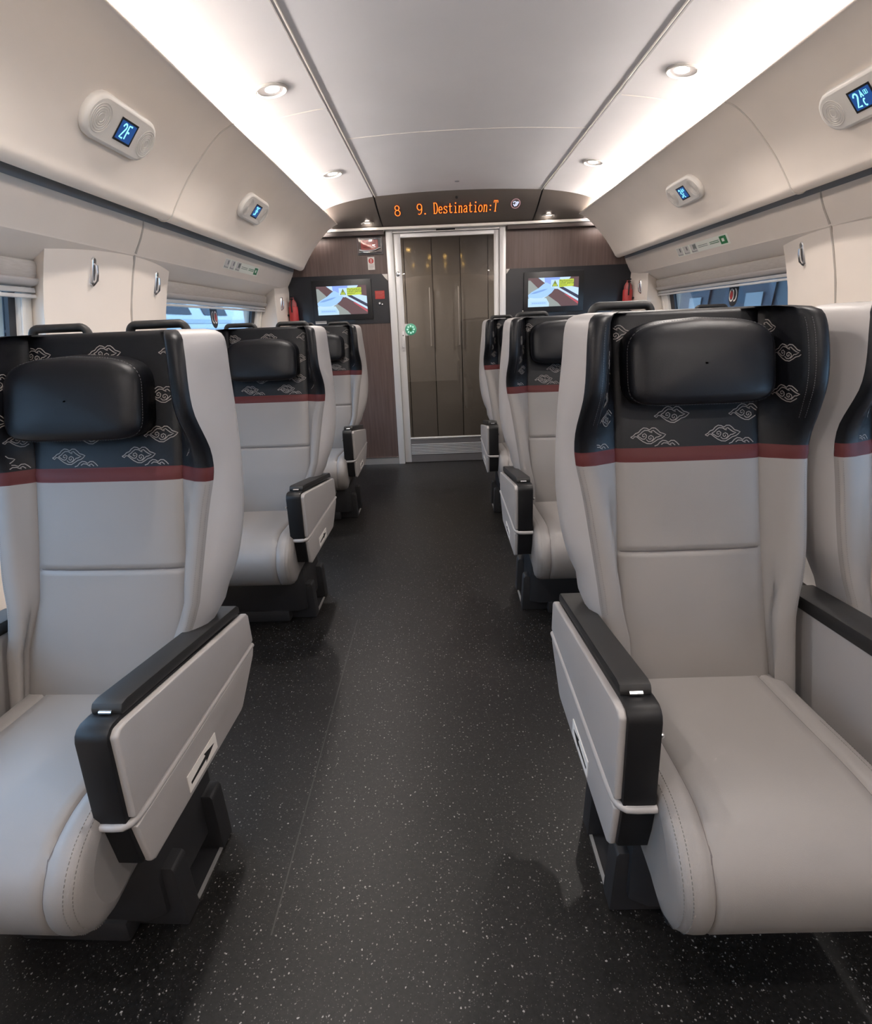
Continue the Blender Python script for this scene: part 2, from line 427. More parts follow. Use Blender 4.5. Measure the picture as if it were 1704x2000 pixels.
# side walls: band over the windows, lip, soffit, pillars, sill and lower wall
PIL = [(YB, -.85), (2.195, 3.17), (5.05, YE)]
WIN = [(-.85, 2.24), (3.11, 5.13)]
EDGE = {-.85: -.85, 2.195: 2.245, 3.17: 3.10, 5.05: 5.135}
ZS, ZL = .80, 1.636
BASE = [(0, 1.585), (.4, 1.61), (.8, 1.63), (1.0, 1.63), (1.32, 1.61), (1.5, 1.572), (1.636, 1.53)]
def lean(z): return .22*(1.56-max(1.22, min(1.57, z)))
def woff(z, y):
    b = smooth_tab(BASE, z)
    for a, c, mid in ((2.1, 3.2, 2.69), (5.0, 6.0, 5.5)):
        if a <= y <= c:
            d = (y-mid)/.52; b += .050*d*d*min(1, max(0, (z-.8)/.4))
    if y >= 4.99: b -= .085*min(1, max(0, (1.70-z)/.35))*(1 if z > .3 else z/.3)
    return b
for sx, nm in ((-1, 'left'), (1, 'right')):
    def X(o): return XC+sx*o
    m = MB()
    band = smooth_poly([(1.46, 1.80), (1.462, 1.775), (1.475, 1.735), (1.497, 1.69), (1.520, 1.652), (1.530, 1.636), (1.538, 1.628), (1.60, 1.595), (1.67, 1.56)], 3)
    m.grid([[(X(o), y, z) for o, z in band] for y in (YB, YE)])
    for a, b in PIL:
        ys = [a+(b-a)*i/14 for i in range(15)]; zs = [0, .2, .4, .6, .8, .9, 1.0, 1.1, 1.2, 1.3, 1.4, 1.48, 1.55, 1.60, 1.66]
        m.grid([[(X(woff(z, y)), y, z) for z in zs] for y in ys])
        for e in (a, b):
            if YB < e < YE: m.grid([[(X(woff(z, e)), e, z) for z in zs], [(X(1.70+lean(z)), EDGE[e], z) for z in zs]])
    for a, b in WIN:
        zs = [0, .2, .4, .6, .78]
        m.grid([[(X(smooth_tab(BASE, z)), y, z) for z in zs] for y in (a, b)])
        m.grid([[(X(1.63), y, .78) for y in (a, b)], [(X(1.80), y, .80) for y in (a, b)]])
    # outer skin around the window openings keeps daylight out of the wall cavity
    for a, b in PIL: m.grid([[(X(1.83), y, 0) for y in (a-.03, b+.03)], [(X(1.83), y, 2.44) for y in (a-.03, b+.03)]])
    for a, b in WIN:
        m.grid([[(X(1.83), y, 0) for y in (a, b)], [(X(1.83), y, .79) for y in (a, b)]])
        m.grid([[(X(1.83), y, 1.58) for y in (a, b)], [(X(1.83), y, 2.44) for y in (a, b)]])
    struct(m.build('wall_'+nm, M_WALL, merge=True, angle=28))
    m = MB(); m.grid([[(X(o)-sx*.003, y, z) for o, z in ((1.465, 1.766), (1.459, 1.79), (1.457, 1.815))] for y in (YB, YE)])  # dark strip over the wall top stands in for the slot's shade
    struct(m.build('trim_%d' % tn, M_GAP)); tn += 1
    # vertical joints
    m = MB()
    zs = [1.79, 1.74, 1.70, 1.66, 1.64]
    m.tube([(X(smooth_tab([(1.636, 1.528), (1.652, 1.520), (1.69, 1.497), (1.735, 1.475), (1.80, 1.46)], z)), 2.73, z) for z in zs], .006, 6)
    m.tube([(X(woff(z, 2.73)), 2.73, z) for z in (1.634, 1.62, 1.55, 1.45, 1.32, 1.15, .95, .8, .5, .2, .01)], .0055, 6)
    struct(m.build('trim_%d' % tn, mat('wall_joint_%d' % tn, (.42, .38, .34), .6))); tn += 1

# windows: frame, rubber gasket, pane
wn = 1
for sx in (-1, 1):
    for a, b in WIN:
        def X(o): return XC+sx*o
        def bx(m, o0, y0, z0, o1, y1, z1, mi=0):
            x0, x1 = sorted((X(o0), X(o1))); m.box((x0, y0, z0), (x1, y1, z1), mi)
        def bx(m, o0, y0, z0, o1, y1, z1, mi=0):
            n = 6; zz = [z0+(z1-z0)*i/n for i in range(n+1)]
            L = [[(X(o+lean(z)), y, z) for o, y in ((o0, y0), (o1, y0), (o1, y1), (o0, y1))] for z in zz]
            m.grid(L, mi, closed=True); m.poly(L[0], mi); m.poly(L[-1], mi)
        fw, gw = (.16, .24) if b > 3 else (.075, .11)
        m = MB()
        bx(m, 1.672, a+.012, .80, 1.715, a+.10, 1.57); bx(m, 1.672, b-fw, .80, 1.715, b-.012, 1.57)
        bx(m, 1.664, a+.055, .80, 1.672, a+.075, 1.57); bx(m, 1.664, b-.075, .80, 1.672, b-.055, 1.57)
        bx(m, 1.70, a+.012, .79, 1.72, b-.012, .83)
        f = struct(m.build('window_%d' % wn, M_TRIMW, bevel=.002))
        m = MB()
        bx(m, 1.690, b-gw, .83, 1.712, b-fw, 1.57); bx(m, 1.700, a+.10, .83, 1.712, a+.17, 1.57)
        bx(m, 1.700, a+.17, .83, 1.712, b-gw, .87)
        m.build('gasket', M_GASKET, f)
        m = MB(); bx(m, 1.704, a+.17, .84, 1.710, b-gw, 1.58); m.build('pane', M_GLASS, f)
        wn += 1

# roller blinds
BL = {(-1, 0): 'rolled-up beige window blind at the left photo edge beside the nearest seat', (-1, 1): 'rolled-up beige window blind on the left wall between the pillar and the fire extinguisher',
      (1, 1): 'rolled-up beige window blind on the right wall above the dark train view', (1, 0): 'rolled-up beige window blind on the right wall beside the viewer'}
for sx in (-1, 1):
    for i, (a, b) in enumerate(WIN):
        def X(o): return XC+sx*o
        t = empty('roller_blind', BL[(sx, i)], 'blind', (X(1.66), (a+b)/2, 1.44), 'roller blinds at the windows')
        def L(p): return (p[0]-X(1.66), p[1]-(a+b)/2, p[2]-1.44)
        y0, y1 = a+.03, b-.025
        m = MB(); sec = [(1.682, 1.568), (1.648, 1.566), (1.640, 1.55), (1.641, 1.52), (1.646, 1.508), (1.682, 1.506)]
        m.prism([(X(o+lean(z))-X(1.66), z-1.44) for o, z in sec], 'y', L((0, y0, 0))[1], L((0, y1, 0))[1]); m.build('fabric', M_BLIND, t)
        m = MB(); sec = smooth_poly([(1.665, 1.508), (1.636, 1.507), (1.630, 1.497), (1.640, 1.484), (1.668, 1.478)], 4)
        m.prism([(X(o+lean(z))-X(1.66), z-1.44) for o, z in sec], 'y', L((0, y0+.005, 0))[1], L((0, y1-.005, 0))[1])
        m.build('roll', mat('blind_roll_%d%d' % (sx+1, i), (.50, .47, .45), .5), t)
        m = MB(); x0, x1 = sorted((X(1.668)-X(1.66), X(1.691)-X(1.66)))
        m.box((x0, L((0, y0, 0))[1], .018), (x1, L((0, y1, 0))[1], .036)); m.box((x0, L((0, y0, 0))[1], 0.), (x1, L((0, y1, 0))[1], .013))
        m.build('bottom_rail', M_ALUW, t, bevel=.003)

# back wall of the saloon behind the viewer
m = MB(); m.box((XC-1.72, YB-.04, 0), (XC+1.72, YB, 2.42)); struct(m.build('wall_back', M_WALL))

# ------------------------------------------------------------------ front end wall
m = MB()
DL, DR, DT = -.435, .606, 2.065
m.box((XC-1.62, YE, 0), (DL, YE+.08, 2.10)); m.box((DR, YE, 0), (XC+1.62, YE+.08, 2.10)); m.box((DL, YE, DT), (DR, YE+.08, 2.10))
m.box((XC-1.62, YE, 2.10), (XC+1.62, YE+.08, 2.44), 1)
struct(m.build('wall_front', [M_WOOD, mat('dark_brown_wall', (.055, .043, .038), .5)]))
m = MB(); m.box((XC-1.262, 5.315, 2.064), (XC+1.262, YE, 2.084)); struct(m.build('trim_%d' % tn, M_TRIMW, bevel=.002)); tn += 1
m = MB(); m.box((XC-1.262, 5.335, 2.03), (DL-.01, YE, 2.064)); m.box((DR+.01, 5.335, 2.03), (XC+1.262, YE, 2.064))
struct(m.build('trim_%d' % tn, mat('beam_shade', (.06, .045, .04), .5), bevel=.002)); tn += 1  # dark strips paint the shadow cast by the beam overhang
# baseboards
for nm, x0, x1 in (('front_left', XC-1.6, DL-.003), ('front_right', DR+.003, XC+1.6)):
    m = MB(); m.box((x0, YE-.012, 0), (x1, YE, .062), 0); m.box((x0, YE-.014, .060), (x1, YE, .066), 1)
    struct(m.build('baseboard_'+nm, [M_ALU, M_CHROME]))
# sloping dark end of the ceiling: side pieces and centre piece (the centre carries the running-text sign)
def endz(o, t):
    """dark end panel: t=0 at the white ceiling, t=1 at the beam"""
    y = YW+(5.355-YW)*t; oo = o*(1-.055*t)
    return (XC+oo, y, cz(o)*(1-t)+2.092*t - .012*math.sin(PI*t))
for nm, a, b in (('ceiling_end_left', -1.13, -.684), ('ceiling_end_right', .684, 1.13)):
    m = MB(); m.grid([[endz(a+(b-a)*i/14, t/8) for t in range(9)] for i in range(15)])
    m.grid([[Vector(endz(a+(b-a)*i/14, t/8))+Vector((0, .012, .012)) for t in range(9)] for i in range(15)])
    struct(m.build(nm, M_DARKCEIL))
m = MB()
for sx in (-1, 1):
    m.grid([[endz(sx*(.672+.012*j), t/8)+Vector((0, .012, .008)) if False else tuple(Vector(endz(sx*(.670+.016*j), t/8))+Vector((0, .010, .008))) for t in range(9)] for j in range(2)])
struct(m.build('trim_%d' % tn, M_INK)); tn += 1

# running text sign
sign = empty('destination_sign', 'dark sloping sign over the door with orange running text', 'sign', (XC, 5.24, 2.19))
so = Vector((XC, 5.24, 2.19))
m = MB(); N = 20
m.grid([[Vector(endz(-.672+1.344*i/N, t/8))-so for t in range(9)] for i in range(N+1)])
m.grid([[Vector(endz(-.672+1.344*i/N, t/8))+Vector((0, .012, .012))-so for t in range(9)] for i in range(N+1)])
m.build('panel', M_DARKCEIL, sign)
def sign_frame(x, t0=.62):
    o = (x-XC)/(1-.055*t0); p = Vector(endz(o, t0)); q = Vector(endz((x-XC)/(1-.055*(t0-.1)), t0-.1)); r = Vector(endz(o+.05, t0))
    fr = frame(p-so, r-p, q-p)
    return fr
def sign_write(mb, txt, x0, xe, h, t0, w, mi=0, lift=.0):
    """letters follow the panel, each on its own tangent plane"""
    n = len(txt)
    for i, ch in enumerate(txt):
        x = x0+(xe-x0)*i/n; F = sign_frame(x, t0)
        strokes(mb, ch, F, h, w, mi=mi, lift=-lift if F.to_3x3().col[2].y > 0 else lift, sx=(xe-x0)/n/(h*.6))
for txt, x0, xe in (('8', -.335, -.275), ('9.', -.148, -.040), ('Destination:T', -.012, .525)):
    led = MB()
    sign_write(led, txt, x0, xe, .104, .58, .0100, 1, .0085)  # wider dim red strokes paint the glow around the letters
    sign_write(led, txt, x0, xe, .104, .58, .0048, 0, .0105)
    led.build('running_text', [M_LED, M_LEDGLOW], sign)
F = sign_frame(.665, .38); sg = -1 if F.to_3x3().col[2].y > 0 else 1
m = MB()
ring = [F @ Vector((.036*math.cos(a*PI/12), .044*math.sin(a*PI/12), 0)) for a in range(25)]
n3 = F.to_3x3() @ Vector((0, 0, 1))
m.ribbon(ring, [n3]*25, .007, sg*.004, 1)
for pts, w in (([(-.022, .010), (-.012, .020), (0, .018), (.004, .006), (-.002, -.012), (-.004, -.026)], .009), ([(-.018, -.002), (-.012, -.014), (-.004, -.026)], .008), ([(.004, -.022), (.014, -.004), (.022, .018)], .012), ([(.006, .006), (.016, .020)], .008)):
    q = [F @ Vector((x, y, 0)) for x, y in pts]; m.ribbon(q, [n3]*len(q), w, sg*.0045, 0)
m.build('toilet_sign_lamp', [M_SIGNW, M_SIGNR], sign)
for nm, loc, lab in (('ceiling_sensor', (.173, 4.80, cz(0)), 'small dark round sensor in the white centre ceiling panel'),):
    m = MB(); m.lathe([(.018, 0), (.018, -.004), (.006, -.006)], Matrix.Translation((0, 0, .001)), 16)
    o = m.build(nm, M_GAP); o.location = loc; tag(o, lab, 'sensor')
F = sign_frame(.18, .18); m = MB(); m.lathe([(.012, 0), (.010, sg*.006)], F, 14); m.build('sensor', M_INK, sign)

# glossy black panels behind the televisions
for nm, pl in (('left', [(XC-1.60, 1.725), (-.490, 1.725), (-.440, 1.66), (-.440, 1.312), (XC-1.60, 1.312)]),
               ('right', [(XC+1.60, 1.722), (.645, 1.722), (.613, 1.68), (.613, 1.30), (XC+1.60, 1.30)])):
    m = MB(); m.prism(pl, 'y', YE-.008, YE-.0005); struct(m.build('trim_%d' % tn, M_PANEL)); tn += 1
m = MB(); m.prism([(-.497, 1.722), (-.440, 1.722), (-.440, 1.668)], 'y', YE-.005, YE-.0003); m.prism([(.613, 1.722), (.642, 1.722), (.613, 1.682)], 'y', YE-.005, YE-.0003)
struct(m.build('trim_%d' % tn, M_TRIMW)); tn += 1

# televisions
def television(x0, z0, w, h, label):
    t = empty('television', label, 'television', (x0+w/2, YE-.008, z0), 'televisions on the end wall')
    X0, Z0, Y = -w/2, 0, 0
    m = MB(); b = .038
    m.prism([(X0-b, -b-.01), (X0+w+b+.008, -b-.01), (X0+w+b+.008, h+b+.012), (X0-b, h+b+.012)], 'y', -.022, 0)
    m.build('bezel', M_BEZEL, t, bevel=.004)
    m = MB(); keys = list(M_TV.keys()); lay = [0]
    def P(pts, key, d=None):
        lay[0] += 1
        m.poly([(X0+w*u, -.0226-.00012*lay[0], h*v) for u, v in pts], keys.index(key))
    P([(0, 0), (1, 0), (1, 1), (0, 1)], 'floorbrown')
    P([(0, 0), (0, .92), (.04, .92), (.20, .64), (.60, .12), (.66, 0)], 'pave')
    P([(0, 0), (0, .30), (.36, .30), (.42, .12), (.42, 0)], 'sky')
    P([(.2, 1), (.3, .86), (.42, .70), (.55, .60), (.70, .66), (.84, 1)], 'white')
    P([(.32, 1), (.33, .84), (.40, .72), (.52, .70), (.62, .86), (.63, 1)], 'trouser')
    P([(.01, .32), (.0, .42), (.07, .52), (.20, .64), (.30, .78), (.36, .84), (.46, .74), (.53, .62), (.47, .48), (.38, .36), (.26, .27), (.10, .27)], 'shoe')
    P([(.04, .45), (.12, .52), (.30, .60), (.40, .62), (.30, .54), (.14, .46)], 'shade')
    P([(.02, .33), (.12, .30), (.27, .30), (.38, .38), (.30, .28), (.12, .25), (.03, .27)], 'white')
    P([(.55, .64), (1, .16), (1, .24), (.60, .66)], 'white')
    P([(.60, .67), (1, .25), (1, .35), (.68, .68)], 'dark')
    P([(.68, .68), (1, .36), (1, .62), (.80, .70)], 'white')
    P([(.72, .42), (1, .05), (1, .14), (.76, .42)], 'red')
    P([(.45, .66), (.61, .66), (.61, .92), (.45, .92)], 'sky')
    P([(.61, .66), (.90, .68), (.90, .93), (.61, .92)], 'lime')
    P([(.47, .69), (.59, .69), (.53, .90)], 'ink'); P([(.485, .70), (.575, .70), (.53, .865)], 'lime')
    P([(.523, .75), (.537, .75), (.54, .83), (.52, .83)], 'ink'); P([(.523, .72), (.537, .72), (.537, .738), (.523, .738)], 'ink')
    P([(.05, .06), (.38, .06), (.38, .19), (.05, .19)], 'caption')
    lay[0] += 1
    for body, u, v, sz in (('Perhatikan', .62, .87, .028), ('celah peron', .62, .80, .028)):
        vs, fs = text_mesh(body, sz, frame((X0+w*u, -.0226-.00012*lay[0], h*v), (1, 0, 0), (0, 0, 1)), 'LEFT'); m.add(vs, fs, keys.index('ink'))
    for k in range(5): P([(.62+.03*k, .715), (.64+.03*k, .715), (.64+.03*k, .735), (.62+.03*k, .735)], 'ink')
    for k in range(7): P([(.075+.04*k, .115), (.108+.04*k, .115), (.108+.04*k, .140), (.075+.04*k, .140)], 'trouser')
    m.build('screen', [M_TV[k] for k in keys], t, smooth=False)
    return t
television(-1.080, 1.398, .446, .240, 'black wall television showing a shoe, on the end wall left of the door')
television(.803, 1.396, .446, .240, 'black wall television showing a shoe, on the end wall right of the door')
for x, z, lab in ((-1.068, 1.346, 'small white label under the left television'), (.806, 1.350, 'small white label under the right television')):
    m = MB(); m.box((-.050, -.003, -.021), (.050, 0, .021), 0)
    for r, (n, ww) in enumerate(((6, .009), (9, .0085))):
        for k in range(n): m.box((-.5*n*.0105+k*.0105, -.0036, .005-r*.017), (-.5*n*.0105+k*.0105+ww-.002, -.003, .011-r*.017), 1)
    o = m.build('wall_label', [M_PLATE, M_GREYINK], smooth=False); o.location = (x, YE-.008, z); tag(o, lab, 'label', 'labels under the televisions')
m = MB(); m.box((-.042, -.004, -.034), (.042, 0, .034), 0)
for r in range(4): m.box((-.034, -.0046, .020-r*.013), (.034-.01*(r % 2), -.004, .024-r*.013), 1)
o = m.build('warning_plate', [emis('red_lit_plate', (.50, .03, .02), .55), mat('red_plate_ink', (.35, .12, .1), .6)], smooth=False); o.location = (-.518, YE-.008, 1.552); tag(o, 'small red plate right of the left television', 'plate')
t = empty('key_socket', 'small metal key lock below the red plate on the black panel', 'lock', (-.518, YE-.008, 1.478))
m = MB(); m.lathe([(.017, 0), (.017, .006), (.012, .008)], Matrix.Rotation(PI/2, 4, 'X'), 20); m.build('escutcheon', M_BEZEL, t)
m = MB(); m.lathe([(.008, 0), (.008, .012)], Matrix.Translation((-.006, 0, .003)) @ Matrix.Rotation(PI/2, 4, 'X'), 14); m.build('cylinder', M_CHROME, t)
m = MB(); m.box((.006, -.008, -.010), (.022, 0, -.002)); m.build('lever', M_CHROME, t, bevel=.002)

# emergency brake box with its warning sticker
t = empty('emergency_brake_box', 'clear-covered box with red handle high on the wood left of the door', 'alarm box', (-.575, YE, 1.89))
m = MB(); m.box((-.112, -.012, -.008), (.112, 0, .135)); m.build('back_plate', M_KICK, t, bevel=.004)
m = MB(); m.box((-.062, -.040, .050), (.052, -.012, .098)); m.box((-.08, -.02, .03), (.07, -.012, .11)); m.build('red_handle', M_REDP, t, bevel=.006)['label'] = 'red pull handle'
m = MB(); m.box((-.104, -.052, .004), (.104, -.012, .126)); m.build('clear_cover', M_CLEAR, t, bevel=.012, seg=3)
m = MB(); m.tube([(-.09, -.055, .028), (-.04, -.06, .016), (.04, -.06, .020), (.092, -.055, .040)], .007, 8); m.build('latch', M_CHROME, t)
m = MB(); m.box((-.030, -.002, -.052), (.030, 0, .052), 0)
m.lathe([(.0225, 0), (.0225, .0012)], Matrix.Translation((0, -.002, .020)) @ Matrix.Rotation(PI/2, 4, 'X'), 24, 1)
m.prism([(-.003, .008), (.003, .008), (.0045, .035), (-.0045, .035)], 'y', -.0042, -.003, 0); m.box((-.003, -.0042, .001), (.003, -.003, .006), 0)
for r in range(4): m.box((-.022, -.0026, -.014-.009*r), (.022-.006*(r == 3), -.002, -.010-.009*r), 2)
o = m.build('warning_sticker', [M_PLATE, mat('sticker_red', (.50, .05, .04), .5), mat('faint_ink', (.45, .38, .35), .7)], smooth=False); o.location = (-.577, YE, 1.813)
tag(o, 'white sticker with red exclamation mark below the emergency brake box', 'sticker')

# door frame, sliding glass door, header
def trim_box(a, b, mt, bev=.004):
    global tn
    m = MB(); m.box(a, b); struct(m.build('trim_%d' % tn, mt, bevel=bev)); tn += 1
trim_box((DL, YE-.022, 0), (DL+.060, YE+.09, 2.064), M_ALUW); trim_box((DR-.052, YE-.022, 0), (DR, YE+.09, 2.064), M_ALUW)
trim_box((DL+.060, YE-.010, 2.045), (DR-.052, YE+.09, 2.065), M_ALU)
trim_box((.004, YE-.016, 2.052), (.168, YE-.009, 2.066), M_INK, .002)
m = MB()
x0, x1, yd0, yd1 = DL+.064, DR-.056, 5.415, 5.450
GL, GR, GT, GB = -.311, .506, 2.010, .245
m.box((x0, yd0, .004), (GL, yd1, 2.042)); m.box((GR, yd0, .004), (x1, yd1, 2.042)); m.box((GL, yd0, GT), (GR, yd1, 2.042)); m.box((GL, yd0, .004), (GR, yd1, GB))
door = struct(m.build('door_1', M_ALUW, bevel=.003))
m = MB(); m.box((GL-.002, 5.428, GB-.002), (GR+.002, 5.436, GT+.002)); m.build('door_glass', M_DGLASS, door)
m = MB(); m.box((GL, yd0-.004, .005), (GR, yd0, .232)); m.build('kick_plate', M_KICK, door)
m = MB()
for k in range(7): m.box((GL+.004, yd0-.010, .082+.0155*k), (GR-.004, yd0-.004, .089+.0155*k))
m.build('vent_grille', M_ALUW, door, bevel=.0015)
m = MB(); m.box((GL, yd0-.008, .230), (GR, yd0, .240)); m.build('rail', M_CHROME, door)
m = MB(); m.lathe([(.052, 0), (.052, .010), (.046, .014), (.0, .014)], Matrix.Translation((-.258, yd0-.0, 1.247)) @ Matrix.Rotation(PI/2, 4, 'X'), 28, 0)
m.box((-.315, yd0-.006, 1.195), (-.26, yd0+.0, 1.297), 1)
for k in range(8):
    a = k*PI/4; m.lathe([(.0075, 0), (.0075, .003)], Matrix.Translation((-.258+.030*math.cos(a), yd0-.0142, 1.247+.030*math.sin(a))) @ Matrix.Rotation(PI/2, 4, 'X'), 10, 2)
m.lathe([(.013, 0), (.013, .002)], Matrix.Translation((-.258, yd0-.0142, 1.247)) @ Matrix.Rotation(PI/2, 4, 'X'), 16, 3)
m.build('push_button', [M_GREENL, M_ALUW, emis('button_leds', (.55, .95, .75), .8), M_GREEN], door)
m = MB(); m.lathe([(.020, 0), (.020, .006), (.012, .010)], Matrix.Translation((-.347, yd0, 1.719)) @ Matrix.Rotation(PI/2, 4, 'X'), 20); m.build('door_lock', M_CHROME, door)
m = MB(); m.prism([(-.345, 1.06), (-.315, 1.06), (-.313, 1.23), (-.330, 1.235), (-.345, 1.225)], 'y', yd0-.006, yd0); m.lathe([(.008, 0), (.007, .004)], Matrix.Translation((-.330, yd0-.006, 1.198)) @ Matrix.Rotation(PI/2, 4, 'X'), 12, 1)
m.lathe([(.010, 0), (.009, .008)], Matrix.Translation((-.331, yd0-.006, 1.095)) @ Matrix.Rotation(PI/2, 4, 'X'), 14)
m.build('handle_plate', [M_ALUW, M_INK], door, bevel=.002)

# vestibule behind the glass door
VB = 6.6
m = MB(); m.box((XC-1.4, YE+.081, -.05), (XC+1.4, VB+.1, 0)); struct(m.build('floor_vestibule', M_VESTF))
m = MB(); m.box((XC-1.4, YE+.081, 2.20), (XC+1.4, VB+.1, 2.24)); struct(m.build('ceiling_vestibule', mat('vestibule_ceiling', (.45, .43, .40), .5)))
m = MB(); xs = [XC-1.4, -.350, -.052, .252, .55, XC+1.4]
for a, b in zip(xs, xs[1:]): m.box((a+.004, VB, 0), (b-.004, VB+.05, 2.2))
m.box((XC-1.4, VB+.02, 0), (XC+1.4, VB+.06, 2.2), 1)
struct(m.build('wall_vestibule', [M_VEST, M_INK], bevel=.002))
for sx in (-1, 1):
    m = MB(); m.box((XC+sx*1.4-.02, YE+.081, 0), (XC+sx*1.4+.02, VB, 2.2)); struct(m.build('wall_vestibule_side', M_VEST))
for i, (x, z, lab) in enumerate(((-.09, 0, 'left'), (.225, 0, 'right'))):
    m = MB(); m.tube([(x, VB, 1.66), (x, VB-.03, 1.66), (x, VB-.03, 1.05), (x, VB, 1.05)], .005, 8)
    tag(m.build('grab_rail', M_ALU), 'thin upright metal rail behind the glass door, the %s one' % lab, 'rail', 'rails behind the glass door')
for x, y, lab in ((.09, 5.54, 'small warm ceiling lamp mirrored low in the middle of the door glass'), (-.398, 6.19, 'small warm ceiling lamp at the top left corner of the door glass'), (-.40, 5.56, 'small warm ceiling lamp mirrored low at the left edge of the door glass'), (.09, 5.90, 'small warm ceiling lamp mirrored high in the middle of the door glass')):
    t = empty('ceiling_lamp', lab, 'lamp', (x, y, 2.2), 'warm lamps behind the glass door')
    m = MB(); m.lathe([(.055, 0), (.055, -.008), (.045, -.010)], Matrix.Identity(4), 20); m.build('ring', M_LAMPRING, t)
    m = MB(); m.lathe([(.043, -.0102), (.040, -.013)], Matrix.Identity(4), 20); m.build('lens', M_LAMPW, t)

# ------------------------------------------------------------------ lamps
def downlight(x, y, z, nrm, label, group, power=8.):
    t = empty('ceiling_downlight', label, 'ceiling light', (x, y, z), group)
    if power < 2: t.scale = (.8, .8, .8)
    ez = Vector(nrm).normalized(); ex = Vector((0, 1, 0)); F = frame((0, 0, 0), ex, ez.cross(ex))
    m = MB(); m.lathe([(.070, .0), (.071, .006), (.067, .010), (.062, .010), (.056, .004), (.047, -.004), (.044, -.008)], F, 36); m.build('ring', M_LAMPRING, t)
    m = MB(); m.lathe([(.0445, -.0055), (.0445, -.003), (.036, .001), (.02, .002)], F, 28); m.build('lens', M_LAMP, t)
    ld = bpy.data.lights.new('downlight_lamp', 'AREA'); ld.shape = 'DISK'; ld.size = .066; ld.energy = power; ld.color = (1, .92, .86); ld.spread = math.radians(178)
    lo = bpy.data.objects.new('downlight_lamp', ld); COL.objects.link(lo); lo.parent = t
    lo.location = ez*.0035; lo.rotation_euler = ez.to_track_quat('-Z', 'Y').to_euler()
    return t
LAB = {(-1, 2): 'nearest recessed downlight on the left ceiling panel', (-1, 3): 'recessed downlight on the left white ceiling panel nearer the door',
       (1, 2): 'nearest recessed downlight on the right ceiling panel', (1, 3): 'recessed downlight on the right white ceiling panel nearer the door'}
for sx in (-1, 1):
    for k, y in enumerate((-1.42, 0., 1.40, 2.81, 4.23)):
        o = .862
        lab = LAB.get((sx, k-1), 'recessed downlight on the %s ceiling panel behind the viewer, row %d back' % ('left' if sx < 0 else 'right', 3-k))
        downlight(XC+sx*o, y, cz(o)+.001, (-sx*.15, 0, -1), lab, 'white ceiling downlights')
for sx in (-1, 1):
    t0 = .80; p = Vector(endz(sx*.80, t0)); q = Vector(endz(sx*.80, t0-.1)); r = Vector(endz(sx*.86, t0)); n = (r-p).cross(q-p).normalized()
    if n.z > 0: n = -n
    downlight(p.x, p.y, p.z, n, 'recessed downlight in the dark sloping ceiling end, %s of the destination sign' % ('left' if sx < 0 else 'right'), 'downlights in the dark ceiling end', .45)
for sx in (-1, 1):
    m = MB(); x = XC+sx*1.275
    m.box((x-.006, YB+.02, 2.050), (x+.006, 5.24, 2.105)); x -= sx*.155; m.box((x-.02, 5.06, 2.086), (x+.02, 5.262, 2.092)); m.box((x, 5.225, 2.060), (x+sx*.155 if sx > 0 else x, 5.235, 2.09)) if sx > 0 else m.box((x-.155, 5.225, 2.060), (x, 5.235, 2.09))  # short hidden end pieces added to brighten the dark ceiling's outer edges
    tag(m.build('cove_light_strip', M_COVE), 'long warm light strip in the cove above the %s overhead panels' % ('left' if sx < 0 else 'right'), 'light strip', 'cove light strips')
for x, y, e in ((-1.0, 6.0, 48.), (1.3, 6.0, 30.)):  # unseen fill lights added to brighten the vestibule
    ld = bpy.data.lights.new('vestibule_fill_light', 'AREA'); ld.shape = 'DISK'; ld.size = .12; ld.energy = e; ld.color = (1, .91, .82)
    lo = bpy.data.objects.new('vestibule_fill_light', ld); COL.objects.link(lo); lo.location = (x, y, 2.15)

